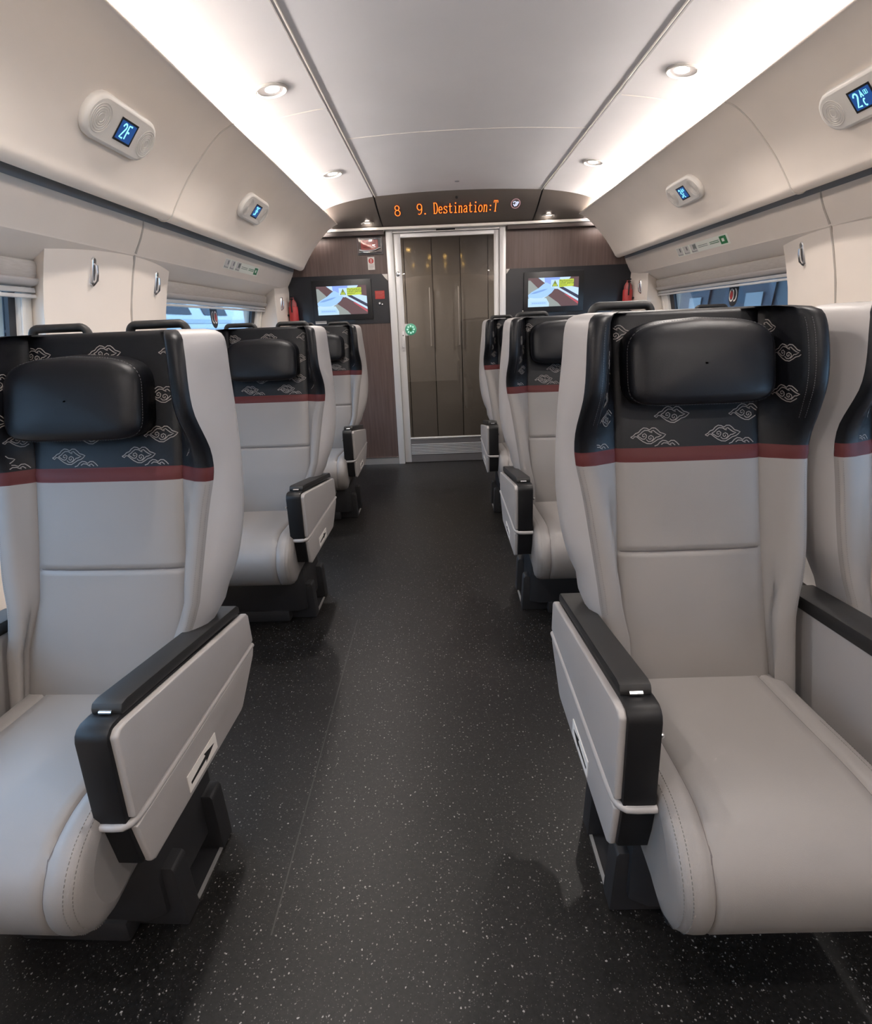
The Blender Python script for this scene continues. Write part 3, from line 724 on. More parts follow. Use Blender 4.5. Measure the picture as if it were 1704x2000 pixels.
# ------------------------------------------------------------------ seat number displays on the overhead panels
def number_display(sx, y, lines, label):
    off, z = 1.218, 1.947
    tt = Vector((-sx*.645, 0, .764)); nn = Vector((-sx*.764, 0, -.645))     # up the panel, out of the panel
    ex = Vector((0, 1, 0)) if sx < 0 else Vector((0, -1, 0))
    F = frame((0, 0, 0), ex, tt); sg = 1 if (F.to_3x3().col[2]).dot(nn) > 0 else -1
    t = empty('seat_number_display', label, 'display', Vector((XC+sx*off, y, z)), 'seat number displays on the overhead panels')
    def T(x, yy, h): return F @ Vector((x, yy, sg*h))
    def stadium(a, b, n=10):
        return [(a-b+b*math.cos(q), b*math.sin(q)) for q in [(-PI/2+PI*i/n) for i in range(n+1)]] + [(-a+b+b*math.cos(q), b*math.sin(q)) for q in [(PI/2+PI*i/n) for i in range(n+1)]]
    m = MB(); rings = []
    for a, b, h in ((.198, .072, -.012), (.198, .072, .012), (.194, .068, .019), (.185, .060, .022)):
        rings.append([T(p[0], p[1], h) for p in stadium(a, b)])
    m.grid(rings, closed=True); m.poly(rings[-1])
    m.build('housing', M_TRIMW, t, angle=50)
    for cx in (-.130, .142):
        m = MB()
        for r in (.046, .038, .030, .022, .014):
            m.tube([T(cx+r*math.cos(a*PI/14), r*math.sin(a*PI/14), .0222) for a in range(28)], .0017, 5, closed=True)
        m.poly([T(cx+.048*math.cos(a*PI/14), .048*math.sin(a*PI/14), .0224) for a in range(28)])
        m.build('speaker_grille', M_GRILLE, t)
    m = MB(); w, h, cx = .052, .038, .012
    m.poly([T(cx-w, -h, .0228), (T(cx+w, -h, .0228)), T(cx+w, h, .0228), T(cx-w, h, .0228)], 0)
    a, b = .044, .031
    m.poly([T(cx-a, -b, .0231), T(cx+a, -b, .0231), T(cx+a, b, .0231), T(cx-a, b, .0231)], 1)
    scr = m.build('screen', [M_INK, M_BLUE], t, smooth=False)
    m = MB(); Fm = frame(T(0, 0, .0235), ex, tt)
    def wr(txt, x, yy, hh, ww): strokes(m, txt, Fm @ Matrix.Translation((x, yy, 0)), hh, ww, lift=0)
    if len(lines) == 1: wr(lines[0], cx-.028, -.022, .046, .0062)
    else:
        wr(lines[0], cx-.034, -.022, .046, .0060); wr(lines[1], cx-.002, .004, .023, .0048); wr(lines[2], cx-.002, -.026, .023, .0048)
        x0, y0 = cx+.016, .008          # small seat pictogram beside the letter
        for a0, a1 in ((0, .006), (.008, .014)):
            q = [Fm @ Vector(p) for p in ((x0+a0, y0, 0), (x0+a1, y0, 0), (x0+a1, y0+.014, 0), (x0+a0, y0+.014, 0), (x0+a0, y0, 0))]
            m.ribbon(q, [Fm.to_3x3() @ Vector((0, 0, 1))]*5, .0016, 0)
    m.build('digits', M_CYAN, scr, smooth=False)
number_display(-1, 2.145, ('2F',), 'left overhead speaker unit whose blue screen reads 2F')
number_display(-1, 3.55, ('3F',), 'left overhead speaker unit whose blue screen reads 3F')
number_display(1, 2.165, ('2', 'A', 'C'), 'right overhead speaker unit whose blue screen reads 2 A C, cut by the photo edge')
number_display(1, 3.575, ('3', 'A', 'C'), 'right overhead speaker unit whose blue screen reads 3 A C')

# evacuation stickers on the band over the windows
for sx, y0, y1, lab in ((-1, 3.76, 4.44, 'pictogram sticker over the left window'), (1, 3.58, 4.32, 'pictogram sticker over the right window')):
    def XO(z): return XC+sx*(smooth_tab([(1.636, 1.528), (1.652, 1.520), (1.69, 1.497), (1.735, 1.475), (1.80, 1.46)], z)-.0015)
    L = y1-y0; m = MB()
    def Q(u0, u1, v0, v1, mi, d=0):
        m.poly([(XO(1.667+.055*v)-sx*d, (y0+L*u if sx < 0 else y1-L*(1-u) if False else y1-L*u), 1.667+.055*v) for u, v in ((u0, v0), (u1, v0), (u1, v1), (u0, v1))], mi)
    us = (lambda u: u) if sx < 0 else (lambda u: u)
    Q(0, 1, 0, 1, 0)
    for a in (0.0, .145, .30):
        Q(a+.01, a+.13, .05, .95, 1, .0004)
        Q(a+.02, a+.115, .14, .19, 2, .0008); Q(a+.075, a+.10, .45, .85, 2, .0008); Q(a+.02, a+.03, .14, .3, 2, .0008)
    Q(.36, .385, .35, .85, 2, .0009); Q(.40, .42, .35, .9, 2, .0009)
    for v in (.40, .56): Q(.46, .64, v, v+.05, 2, .0008); Q(.68, .84, v, v+.06, 3, .0008)
    Q(.86, .97, .12, .88, 3, .0008); Q(.89, .93, .35, .65, 0, .0012)
    o = m.build('evacuation_sticker', [M_DECAL, M_PLATE, M_GREYINK, M_GREEN], smooth=False); tag(o, lab, 'sticker', 'evacuation stickers')

# coat hooks
def hook(x, y, z, sx, tilt, label):
    t = empty('coat_hook', label, 'coat hook', (x, y, z), 'coat hooks on the window pillars')
    m = MB(); F = frame((0, 0, 0), (0, 1, 0), (sx*tilt, 0, 1))
    sg = 1 if (F.to_3x3().col[2]).x*sx < 0 else -1
    def st(a, b, n=8): return [(b*math.cos(q), a-b+b*math.sin(q)) for q in [PI*i/n for i in range(n+1)]] + [(b*math.cos(q), -a+b+b*math.sin(q)) for q in [PI+PI*i/n for i in range(n+1)]]
    rings = [[F @ Vector((p[0], p[1], sg*h)) for p in st(a, b)] for a, b, h in ((.056, .0135, -.012), (.056, .0135, .006), (.052, .010, .009))]
    m.grid(rings, closed=True); m.poly(rings[-1]); m.build('mounting_plate', M_CHROME, t, angle=50)
    m = MB(); m.tube([F @ Vector(p) for p in ((0, .030, sg*.007), (0, .026, sg*.016), (0, 0, sg*.019), (0, -.030, sg*.018), (0, -.044, sg*.010))], [.004, .006, .0068, .0068, .005], 10)
    m.build('hook', M_CHROME, t)
def wx(sx, y, z): return XC+sx*woff(z, y)
hook(wx(-1, 2.44, 1.545), 2.44, 1.545, -1, -.25, 'chrome coat hook on the left pillar directly behind the nearest left seat')
hook(wx(-1, 2.98, 1.535), 2.98, 1.535, -1, -.25, 'chrome coat hook on the left pillar beside the window edge')
hook(wx(1, 2.97, 1.545), 2.97, 1.545, 1, -.25, 'chrome coat hook on the right pillar above the nearest right seats')
hook(wx(-1, 5.17, 1.50), 5.17, 1.50, -1, -.15, 'chrome coat hook beside the left fire extinguisher')
hook(wx(1, 5.17, 1.52), 5.17, 1.52, 1, -.15, 'chrome coat hook beside the right fire extinguisher')

# fire extinguishers in the front corners
for sx, lab in ((-1, 'red fire extinguisher on the wall in the far left corner'), (1, 'red fire extinguisher on the wall in the far right corner')):
    zc = 1.34 if sx < 0 else 1.37; y = 5.315; x = wx(sx, y, zc+.08)-sx*.052
    t = empty('fire_extinguisher', lab, 'fire extinguisher', (x, y, zc), 'fire extinguishers in the front corners')
    I = Matrix.Identity(4)
    m = MB(); m.lathe([(.030, 0), (.040, .006), (.041, .02), (.041, .125), (.040, .135), (.036, .14)], I, 22); m.build('cylinder', M_REDDARK, t)
    m = MB(); m.lathe([(.034, .14), (.033, .17), (.022, .19), (.014, .20), (.014, .215)], I, 20); m.build('shoulder', mat('dull_red_%d' % (sx+1), (.30, .06, .06), .45), t)
    m = MB(); m.box((-.012, -.045, .214), (.012, .014, .226)); m.box((-.010, -.05, .196), (.010, -.01, .204)); m.build('lever', M_BLK, t, bevel=.003)
    m = MB(); m.tube([(0, -.012, .205), (0, -.034, .19), (-.004, -.043, .15), (-.004, -.044, .09)], .006, 8); m.build('hose', M_BLK, t)
    m = MB(); m.box((min(0, sx*.056), -.02, .06), (max(0, sx*.056), .02, .075)); m.build('wall_bracket', M_BLK, t)

# window break markers hanging in the glass
for sx, y, z, lab in ((-1, 4.08, 1.425, 'black sticker with white C and red-centred ring on the left window'), (1, 3.92, 1.43, 'black sticker with white arc and red-centred ring on the right window')):
    x = XC+sx*(1.700+lean(z)); m = MB(); ex = (0, 1, 0) if sx < 0 else (0, -1, 0)
    F = frame((0, 0, 0), ex, (0, 0, 1)); sg = 1 if F.to_3x3().col[2].x*sx < 0 else -1
    def st2(b, top, n=10): return [(-b, top)] + [(b*math.cos(PI+PI*i/n), -.035+b*1.15*math.sin(PI+PI*i/n)) for i in range(n+1)] + [(b, top)]
    out = st2(.062, .075)
    rings = [[F @ Vector((p[0], p[1], sg*h)) for p in out] for h in (0, .002)]
    m.grid(rings, closed=True); m.poly(rings[1], 0)
    n3 = F.to_3x3() @ Vector((0, 0, 1)); cx = .024
    m.poly([F @ Vector((cx+.017*math.cos(a*PI/10), -.035+.024*math.sin(a*PI/10), sg*.0030)) for a in range(20)], 2)
    q = [F @ Vector((cx+.026*math.cos(a*PI/12), -.035+.036*math.sin(a*PI/12), 0)) for a in range(25)]; m.ribbon(q, [n3]*25, .010, sg*.0026, 1)
    q = [F @ Vector((-.016+.026*math.cos(a*PI/12), -.035+.036*math.sin(a*PI/12), 0)) for a in range(6, 20)]; m.ribbon(q, [n3]*14, .010, sg*.0026, 1)
    if sx > 0:
        for i, p in enumerate(m.v): pass
    o = m.build('window_break_marker', [M_GASKET, M_PLATE, M_REDDARK], smooth=False); o.location = (x, y, z); tag(o, lab, 'sticker', 'window break markers')
    if sx > 0: o.scale = (1, -1, 1)
    else: pass
#SEATS
# ------------------------------------------------------------------ seats
Y0 = .95                                        # seat origin on the floor under the cushion
def bf(z): return 1.18+.30*(z-.45)+.02*math.sin(max(0, min(1, (z-.45)/.85))*PI)*0-Y0
T_XS = [(.40, .192), (.47, .188), (.75, .174), (.98, .172), (1.3, .176)]
T_S = [(.40, .205), (.56, .208), (.62, .222), (.67, .227), (.8, .245), (.9, .260), (.98, .275), (1.05, .277), (1.12, .270), (1.25, .263), (1.30, .255)]
T_WD = [(.40, .022), (.6, .028), (.9, .028), (.98, .030), (1.03, .046), (1.08, .080), (1.13, .112), (1.18, .126), (1.24, .130), (1.28, .128), (1.30, .118)]
T_W = [(.40, .218), (.565, .220), (.60, .240), (.64, .256), (.68, .260), (.72, .278), (.78, .294), (.85, .304), (.92, .306), (1.0, .302), (1.1, .293), (1.2, .280), (1.27, .272), (1.3, .262)]
T_WIN = [(.40, .250), (.61, .252), (.66, .268), (.72, .290), (.80, .301), (.92, .303), (1.0, .301), (1.1, .293), (1.2, .280), (1.27, .272), (1.3, .262)]
T_SIN = [(.40, .242), (.61, .244), (.67, .258), (.74, .268), (.82, .272), (.9, .273), (.98, .276), (1.05, .277), (1.12, .270), (1.25, .263), (1.30, .255)]
BWX = 1.0
def section(z, k=1.0, dz=0, aisle=True):
    """right half of the horizontal section of the backrest: centre front ... outer edge ... centre back"""
    f = bf(z); xs = smooth_tab(T_XS, z); s = smooth_tab(T_S if aisle else T_SIN, z); wd = smooth_tab(T_WD, z); w = smooth_tab(T_W if aisle else T_WIN, z)
    d = .010 if .46 < z < .985 else .004
    P = [(0, f-d), (.06, f-d), (.12, f-d*.9), (xs-.02, f-d*.5), (xs-.006, f-.001), (xs, f+.004), (xs+.006, f-.002), (xs+.018, f-.008-.05*(wd-.022)),
         (xs+(s-.05-xs)*.62, f-wd*.50), (s-.052, f-wd*.80), (s-.044, f-wd*.94), (s-.030, f-wd-.001), (s-.014, f-wd-.003), (s-.004, f-wd+.002), (s+.001, f-wd+.011),
         (s+(w-s)*.35+.002, f-wd+.030), (s+(w-s)*.72+.003, f-wd+(wd+.08)*.52), (w, f+.072), (w-.004, f+.098), (w-.020, f+.118), (w-.05, f+.128), (.12, f+.134), (0, f+.136)]
    if k != 1.0:
        cy = f+.05
        P = [(x*(.5+.5*k) if x > .2 else x, cy+(y-cy)*k) for x, y in P]
    xe = xs*(BWX-1)
    return [Vector((x*BWX if x <= xs else x+xe*max(0, 1-(x-xs)/max(.015, s-.03-xs)), y, z+dz)) for x, y in P]
NF = 14            # index of the front/side seam in the section
ZL_ = [.405, .43, .47, .51, .56, .60, .64, .68, .715, .74, .748, .754, .760, .77, .80, .84, .88, .92, .945, .962]
ZR_ = [.962, .967, .978, .989, .994]
ZU_ = [.994, 1.0, 1.02, 1.04, 1.06, 1.08, 1.10, 1.12, 1.14, 1.16, 1.18, 1.20, 1.22, 1.24, 1.26, 1.275, 1.285]
ASIDE = (1,)          # sides with the tapered aisle flank
def sec(z, sx=1):
    h = section(min(z, 1.285), aisle=sx in ASIDE)
    if abs(z-.754) < 1e-6:
        h = [p+Vector((0, .006 if i < 5 else 0, 0)) for i, p in enumerate(h)]
    if abs(z-.978) < 1e-6: h = [p+Vector((0, -.003, 0)) if i <= NF else p for i, p in enumerate(h)]
    return h
def mirror_front(h, hl): return [Vector((-p.x, p.y, p.z)) for p in hl[NF:0:-1]] + h[:NF+1]
def mf(z): return mirror_front(sec(z, 1), sec(z, -1))
TOPS = [(1.285, 1., 0.), (1.285, .96, .010), (1.285, .86, .018), (1.285, .66, .022), (1.285, .30, .023)]
def surf(u, z):
    """point and outward normal on the front face; u is the section index (may be fractional, negative = left)"""
    def pt(u, z):
        h = section(z, aisle=(1 if u >= 0 else -1) in ASIDE); a = abs(u); i = min(int(a), NF-1); p = h[i].lerp(h[i+1], a-i)
        return Vector((p.x if u >= 0 else -p.x, p.y, p.z))
    p = pt(u, z); e = .35
    du = pt(u+e, z)-pt(u-e, z); dz = pt(u, z+.008)-pt(u, z-.008)
    n = du.cross(dz)
    if n.length < 1e-9: n = Vector((0, -1, 0))
    n.normalize()
    if n.y > 0: n = -n
    return p, n
def u_at(s, z):
    """section index at signed arc length s from the centre"""
    h = section(z); a = abs(s); L = 0
    for i in range(NF):
        d = (h[i+1]-h[i]).length
        if L+d >= a: return math.copysign(i+(a-L)/d, s)
        L += d
    return None
MOTIF = [
 [(-1, -.08), (-.85, .0), (-.72, .14), (-.55, .2), (-.42, .36), (-.25, .47), (-.08, .44), (.08, .34), (.22, .45), (.40, .44), (.54, .32), (.68, .16), (.85, .1), (1, .03),
  (.88, -.1), (.74, -.2), (.55, -.25), (.36, -.38), (.15, -.5), (-.08, -.48), (-.3, -.36), (-.5, -.2), (-.66, -.05), (-.78, -.05), (-.86, -.16), (-1, -.08)],
 [(-.62, 0), (-.45, .1), (-.34, .22), (-.2, .32), (0, .3), (.14, .2), (.22, .16), (.18, .26), (.3, .3), (.45, .16), (.6, .05), (.76, 0), (.58, -.1), (.45, -.12), (.33, -.24), (.2, -.36)],
 [(-.62, 0), (-.45, -.12), (-.34, -.2), (-.22, -.22), (-.12, -.12), (-.10, .02), (-.2, .12), (-.32, .06), (-.33, -.04), (-.25, -.08), (-.2, -.02)],
 [(-.12, -.24), (0, -.36), (.14, -.36), (.3, -.22), (.28, -.08), (.16, 0), (.03, -.06), (.02, -.18), (.10, -.24), (.17, -.18), (.14, -.12)],
]
def embroidery(mb, mi):
    rows = [(.992, 0, -.05), (1.022, .5, -.006), (1.069, 0, -.038), (1.115, .5, -.02), (1.160, 0, -.03), (1.205, .5, -.01), (1.259, 0, .006)]
    pitch, W, H = .178, .042, .038
    for z0, ph, so_ in rows:
        for k in range(-3, 4):
            s0 = (k+ph)*pitch+so_
            if abs(s0) < .13 and 1.075 < z0 < 1.25: continue          # under the pillow
            for st in MOTIF:
                run = []; nn = []
                for x, y in st + []:
                    z = z0+y*H; s = s0+x*W
                    ok = .9965 < z < 1.283
                    u = u_at(s, z) if ok else None
                    if u is None or abs(u) > 9.2 or 4.4 < abs(u) < 6.2:
                        if len(run) > 5: mb.ribbon(run, nn, .0021, .0010, mi)
                        run, nn = [], []; continue
                    p, n = surf(u, z); run.append(p); nn.append(n)
                if len(run) > 5: mb.ribbon(run, nn, .0021, .0010, mi)
def line_on(mb, us, zs, w, mi, dash=None, lift=.0010):
    """a stitched or sewn line on the front face through section index us at heights zs"""
    P = [surf(u, z) for u, z in zip(us, zs)]
    if not dash:
        mb.ribbon([p for p, n in P], [n for p, n in P], w, lift, mi); return
    for (p, n), (q, m_) in zip(P, P[1:]):
        L = (q-p).length; k = max(1, int(round(L/dash)))
        for i in range(k):
            a = p.lerp(q, (i+.18)/k); b = p.lerp(q, (i+.80)/k); mb.ribbon([a, b], [n, n], w, lift, mi)
def zrange(a, b, n): return [a+(b-a)*i/n for i in range(n+1)]

def make_seat(name, label, loc, aisle, inner, handles, arm_off=.258, bw=1.0, bx=0., cy=0., pz=0., px=0.):
    global BWX, ASIDE
    BWX = bw; ASIDE = (aisle,)
    """aisle: -1/+1 side that carries the aisle armrest (0 none); inner: side(s) with a plain armrest"""
    t = empty(name, label, 'seat', loc, 'leather seats along the aisle')
    # backrest front
    m = MB(); m.grid([mf(z) for z in ZL_], 0)
    for sx in (-1, 1): line_on(m, [sx*5]*21, zrange(.43, .960, 20), .0032, 1, lift=-.0005)
    line_on(m, [-4.6+9.2*i/12 for i in range(13)], [.7545]*13, .0034, 1, lift=-.0040)
    for sx in (-1, 1):
        line_on(m, [sx*13.1]*17, zrange(.62, .955, 16), .0013, 2, dash=.0055); line_on(m, [sx*12.2]*17, zrange(.62, .955, 16), .0013, 2, dash=.0055)
    bottom = mf(.405); m.grid([bottom, [p+Vector((0, .05, -.012)) for p in bottom]], 0)
    backs = [m.build('backrest', [M_LEATHER, M_SEAM, M_STITCH], t, angle=60)]
    m = MB(); m.grid([mf(z) for z in ZR_], 0)
    for sx in (-1, 1): line_on(m, [sx*5]*3, [.964, .978, .992], .003, 1, lift=-.0005)
    backs.append(m.build('red_stripe', [M_RED, M_SEAM], t, angle=60)); backs[-1]['label'] = 'maroon leather stripe across the backrest'
    # black head section, with its rolled top
    m = MB(); rows = [mf(z) for z in ZU_]
    for z, k, dz in TOPS[1:]: rows.append(mirror_front(section(z, k, dz), section(z, k, dz)))
    m.grid(rows, 0)
    for i in range(len(m.f)):
        pass
    for sx in (-1, 1):
        line_on(m, [sx*5]*15, zrange(.998, 1.283, 14), .003, 3, lift=-.0005)
        for uu in (9.9, 10.7): line_on(m, [sx*uu]*15, zrange(1.06, 1.282, 14), .0012, 2, dash=.006)
    embroidery(m, 1)
    hs = m.build('head_section', [M_DARK, M_EMB, M_STITCHD, M_SEAM], t, angle=70); backs.append(hs); hs['label'] = 'black leather head section with stitched cloud motifs'
    # sides and back
    m = MB()
    def back(h): return h[NF:]
    ZZ = ZL_+ZR_[1:]+ZU_[1:]
    for sx in (-1, 1):
        rows = [back(section(z, aisle=sx in ASIDE)) for z in ZZ] + [back(section(z, k, dz)) for z, k, dz in TOPS[1:]]
        m.grid([[Vector((sx*p.x, p.y, p.z)) for p in r] for r in rows], 0)
    backs.append(m.build('side_shell', [M_SHELL], t, angle=60, merge=True))
    # pillow
    m = MB(); rows = []; hw, hh = .172, .094; zc = 1.178; n = 40
    def rim(k, i):
        a = 2*PI*i/n; c, s = math.cos(a), math.sin(a); e = .36
        x = hw*math.copysign(abs(c)**e, c); y = hh*math.copysign(abs(s)**(e if s < 0 else .50), s)
        if y > 0: y *= 1.04-.20*(x/hw)**2
        else: y *= 1-.10*(x/hw)**2*0
        return x*k, y*k
    for k, d in ((1.0, .0), (1.012, .022), (1.0, .044), (.97, .060), (.90, .070), (.72, .077), (.45, .081), (.2, .083), (.02, .0835)):
        r = []
        for i in range(n):
            x, y = rim(k, i); z = zc+y
            yy = bf(z)-d-.004
            r.append(Vector((x, yy, z)))
        rows.append(r)
    m.grid(rows, 0, closed=True)
    for k, d in ((.985, .0535),):
        for i in range(n):
            x0, y0 = rim(k, i); x1, y1 = rim(k, i+1); 
            A = Vector((x0, bf(zc+y0)-d-.0045, zc+y0)); B = Vector((x1, bf(zc+y1)-d-.0045, zc+y1)); nn = Vector((x0*2, -.3, y0*2)).normalized()
            L = (B-A).length; q = max(1, int(L/.006))
            for j in range(q): m.ribbon([A.lerp(B, (j+.2)/q), A.lerp(B, (j+.8)/q)], [nn, nn], .0013, .001, 1)
    backs.append(m.build('headrest_pillow', [M_DARK, M_STITCHD], t, angle=70))
    backs[-1].location.z = pz; backs[-1].location.y = pz*.3
    for v in backs[-1].data.vertices: v.co.x += px
    if bx:                     # the whole upper back sits a little nearer the aisle than the armrests
        for b in backs:
            for v in b.data.vertices: v.co.x += bx*max(0, min(1, (v.co.z-.56)/.12))
    # grab handles on the top corners
    for sx in handles:
        yb = bf(1.29)+.075; P = []
        x0, x1 = sx*.055, sx*.205
        for cx, a0, a1 in ((x0+sx*.018, 180, 90), (x1-sx*.018, 90, 0)):
            for k in range(7):
                a = math.radians(a0+(a1-a0)*k/6); P.append((cx+sx*.018*math.cos(a), yb, 1.300+.022*math.sin(a)))
        P = [(x0, yb, 1.27)] + P + [(x1, yb, 1.27)]
        m = MB(); m.tube(P, .0105, 10); m.build('grab_handle', M_BLK2, t, angle=60)
    # cushion
    prof = smooth_poly([(1.245-Y0, .40), (1.24-Y0, .448), (1.18-Y0, .453), (1.05-Y0, .458), (.92-Y0, .466), (.82-Y0, .468), (.745-Y0, .456), (.695-Y0, .428), (.668-Y0, .388), (.664-Y0, .345), (.678-Y0, .30), (.705-Y0, .270), (.75-Y0, .257), (.85-Y0, .262), (1.1-Y0, .29), (1.245-Y0, .33)], 3)
    cyz = (.93-Y0, .37)
    xs = [a*.953 for a in [-.228, -.226, -.218, -.205, -.190, -.174, -.168, -.162, -.14, -.08, 0, .08, .14, .162, .168, .174, .190, .205, .218, .226, .228]]
    m = MB(); rows = []
    for x in xs:
        a = abs(x)/.953; k = .80 if a > .2275 else .90 if a > .2255 else .965 if a > .217 else .992 if a > .204 else 1.0
        g = .006 if abs(a-.168) < .001 else 0
        r = []
        for y, z in prof:
            flare = 1+.05*max(0, min(1, (.80-Y0-y)/.12))
            yy = cyz[0]+(y-cyz[0])*k+(.010*(1-k)*0); zz = cyz[1]+(z-cyz[1])*k
            if z > .44: zz -= g
            if y < .7-Y0: yy += g
            crown = .004*(1-(x/.23)**2)
            r.append(Vector((x*flare, yy, zz+(crown if z > .44 else 0))))
        rows.append(r)
    m.grid(rows, 0); m.poly(rows[0]); m.poly(rows[-1])
    def cl(i0, i1, xi, w, mi, dash=None, lift=.0012, off=0):
        pts = [rows[xi][i] for i in range(i0, i1)]; nn = []
        for i in range(i0, i1):
            d = (rows[xi][min(i+1, len(prof)-1)]-rows[xi][i-1]); nn.append(Vector((off, -d.z*-1, -d.y)).normalized() if False else Vector((off, d.z, -d.y)).normalized())
        if not dash: m.ribbon(pts, nn, w, lift, mi); return
        for p, q, n_ in zip(pts, pts[1:], nn):
            L = (q-p).length; k = max(1, int(L/dash))
            for j in range(k): m.ribbon([p.lerp(q, (j+.2)/k), p.lerp(q, (j+.8)/k)], [n_, n_], w, lift, mi)
    for xi in (6, 14): cl(6, 36, xi, .0030, 1, lift=.0006)
    for xi, sg in ((2, -1), (18, 1)):
        cl(10, 36, xi, .0016, 2, .006, off=sg*.8); cl(10, 36, xi+(1 if sg < 0 else -1), .0016, 2, .006, off=sg*.3)
    m.build('seat_cushion', [M_LEATHER, M_SEAM, M_STITCH], t, angle=50).location.y = cy
    # aisle armrest
    if aisle:
        c = aisle*arm_off
        def AX(d): return c+aisle*d                     # d>0 towards the aisle
        def pr(m, poly, d0, d1, mi=0):
            a, b = sorted((AX(d0), AX(d1))); m.prism([(y-Y0, z) for y, z in poly], 'x', a, b, mi)
        m = MB()
        front = [(.862, .645), (.838, .646), (.826, .642), (.818, .634), (.814, .622), (.806, .44), (.818, .338), (.826, .333), (.845, .333)]
        pr(m, [(1.405, .552), (1.415, .44), (1.285, .335)] + front[::-1], -.036, .026)
        arm = m.build('armrest', M_BLK, t, bevel=.005, seg=2)
        m = MB()
        for poly in ([(.822, .628), (.834, .638), (.86, .637), (1.408, .552), (1.420, .54), (1.424, .455), (.816, .452)],):
            pr(m, poly, .022, .040)
        m.build('side_panel', M_SHELL, arm, bevel=.006, seg=3)
        m = MB(); pr(m, [(.815, .434), (1.424, .437), (1.412, .415), (1.300, .326), (1.285, .322), (.842, .322), (.830, .330)], .022, .039); m.build('lower_side_panel', M_SHELL, arm, bevel=.006, seg=3)
        m = MB(); P = [(AX(.036), 1.418-Y0, .445), (AX(.036), 1.1-Y0, .444), (AX(.036), .86-Y0, .443), (AX(.034), .83-Y0, .4425), (AX(.029), .815-Y0, .442), (AX(.018), .806-Y0, .4415), (AX(0), .805-Y0, .441), (AX(-.036), .805-Y0, .441)]
        m.tube(P, .0078, 10); m.build('piping', M_SHELL, arm, angle=70)
        m = MB(); pr(m, [(.866, .653), (.872, .663), (.890, .664), (1.385, .588), (1.398, .578), (1.398, .560), (.866, .643)], -.032, .027); m.build('armrest_lid', M_BLK2, arm, bevel=.004)
        m = MB(); m.tube([(AX(-.014), .864-Y0, .650), (AX(.010), .864-Y0, .650)], .0042, 10); m.build('hinge_pin', M_CHROME, arm)
        m = MB(); m.lathe([(.0, -.006), (.006, -.004), (.007, 0), (.006, .004), (0, .006)], Matrix.Translation((AX(-.040), .83-Y0, .585)), 12); m.build('release_button', M_CHROME, arm)
        m = MB(); pr(m, [(.990, .337), (1.132, .337), (1.132, .380), (.990, .380)], .039, .041, 0)
        # black arrow pointing to the back
        a, b = sorted((AX(.041), AX(.0416)))
        ar = [(1.000, .352), (1.075, .354), (1.072, .347), (1.118, .361), (1.068, .372), (1.073, .364), (1.000, .358)]
        m.prism([(y-Y0, z) for y, z in ar], 'x', a, b, 1)
        m.build('arrow_plate', [M_PLATE, M_INK], arm, smooth=False)['label'] = 'small pale plate with a black arrow'
    for sx, cc, w in inner:
        c = sx*cc; m = MB(); a, b = c-w/2, c+w/2
        m.prism([(.80-Y0, .64), (1.33-Y0, .594), (1.33-Y0, .30), (.80-Y0, .30)], 'x', a+.004, b-.004)
        arm = m.build('armrest', M_SHELL, t, bevel=.010, seg=3)
        m = MB(); m.prism([(.785-Y0, .632), (.785-Y0, .660), (.80-Y0, .668), (1.320-Y0, .622), (1.34-Y0, .612), (1.34-Y0, .588)], 'x', a, b); m.build('armrest_pad', M_BLK2, arm, bevel=.006, seg=2)
    # pedestal
    m = MB()
    m.prism([(-.17, .905-Y0), (.17, .905-Y0), (.21, .925-Y0), (.21, 1.20-Y0), (-.21, 1.20-Y0), (-.21, .925-Y0)], 'z', .05, .27)
    m.prism([(-.13, .895-Y0), (.13, .895-Y0), (.13, 1.20-Y0), (-.13, 1.20-Y0)], 'z', 0.001, .06)
    ped = m.build('pedestal', M_BASE, t, bevel=.012, seg=2)
    side = aisle if aisle else 1
    m = MB(); m.prism([(side*.06-.012, .190), (side*.06+.012, .190), (side*.06, .212)], 'y', .903-Y0, .905-Y0, 0)
    m.build('warning_triangle', mat('dull_amber_'+name+str(random.random()), (.16, .10, .02), .6) if 'dull_amber' not in MATS else MATS['dull_amber'], ped, smooth=False)
    m = MB(); m.lathe([(.011, 0), (.010, .003)], Matrix.Translation((side*.105, .905-Y0, .206)) @ Matrix.Rotation(PI/2, 4, 'X'), 14); m.build('screw_cap', M_GREYINK, ped)
    for y in (.965, 1.165):
        m = MB(); xo = side*.245; xi = side*.10
        a, b = sorted((xi, xo))
        m.prism([(a, .0015), (b, .0015), (b-(.006 if side > 0 else 0), .165), (b-.012, .175), (a+.012, .175), (a+(.006 if side < 0 else 0), .165)], 'y', y-.028-Y0, y+.028-Y0)
        m.build('foot', M_BASE, t, bevel=.006)
    m = MB(); m.box((side*.236-.004, 1.0-Y0, .001), (side*.236+.004, 1.14-Y0, .006)); m.box((min(side*.13, side*.234), 1.0-Y0, .001), (max(side*.13, side*.234), 1.14-Y0, .003), 1)
    m.build('floor_rail', [M_ALU, M_BASE], t)
    return t
mat('dull_amber', (.16, .10, .02), .6)

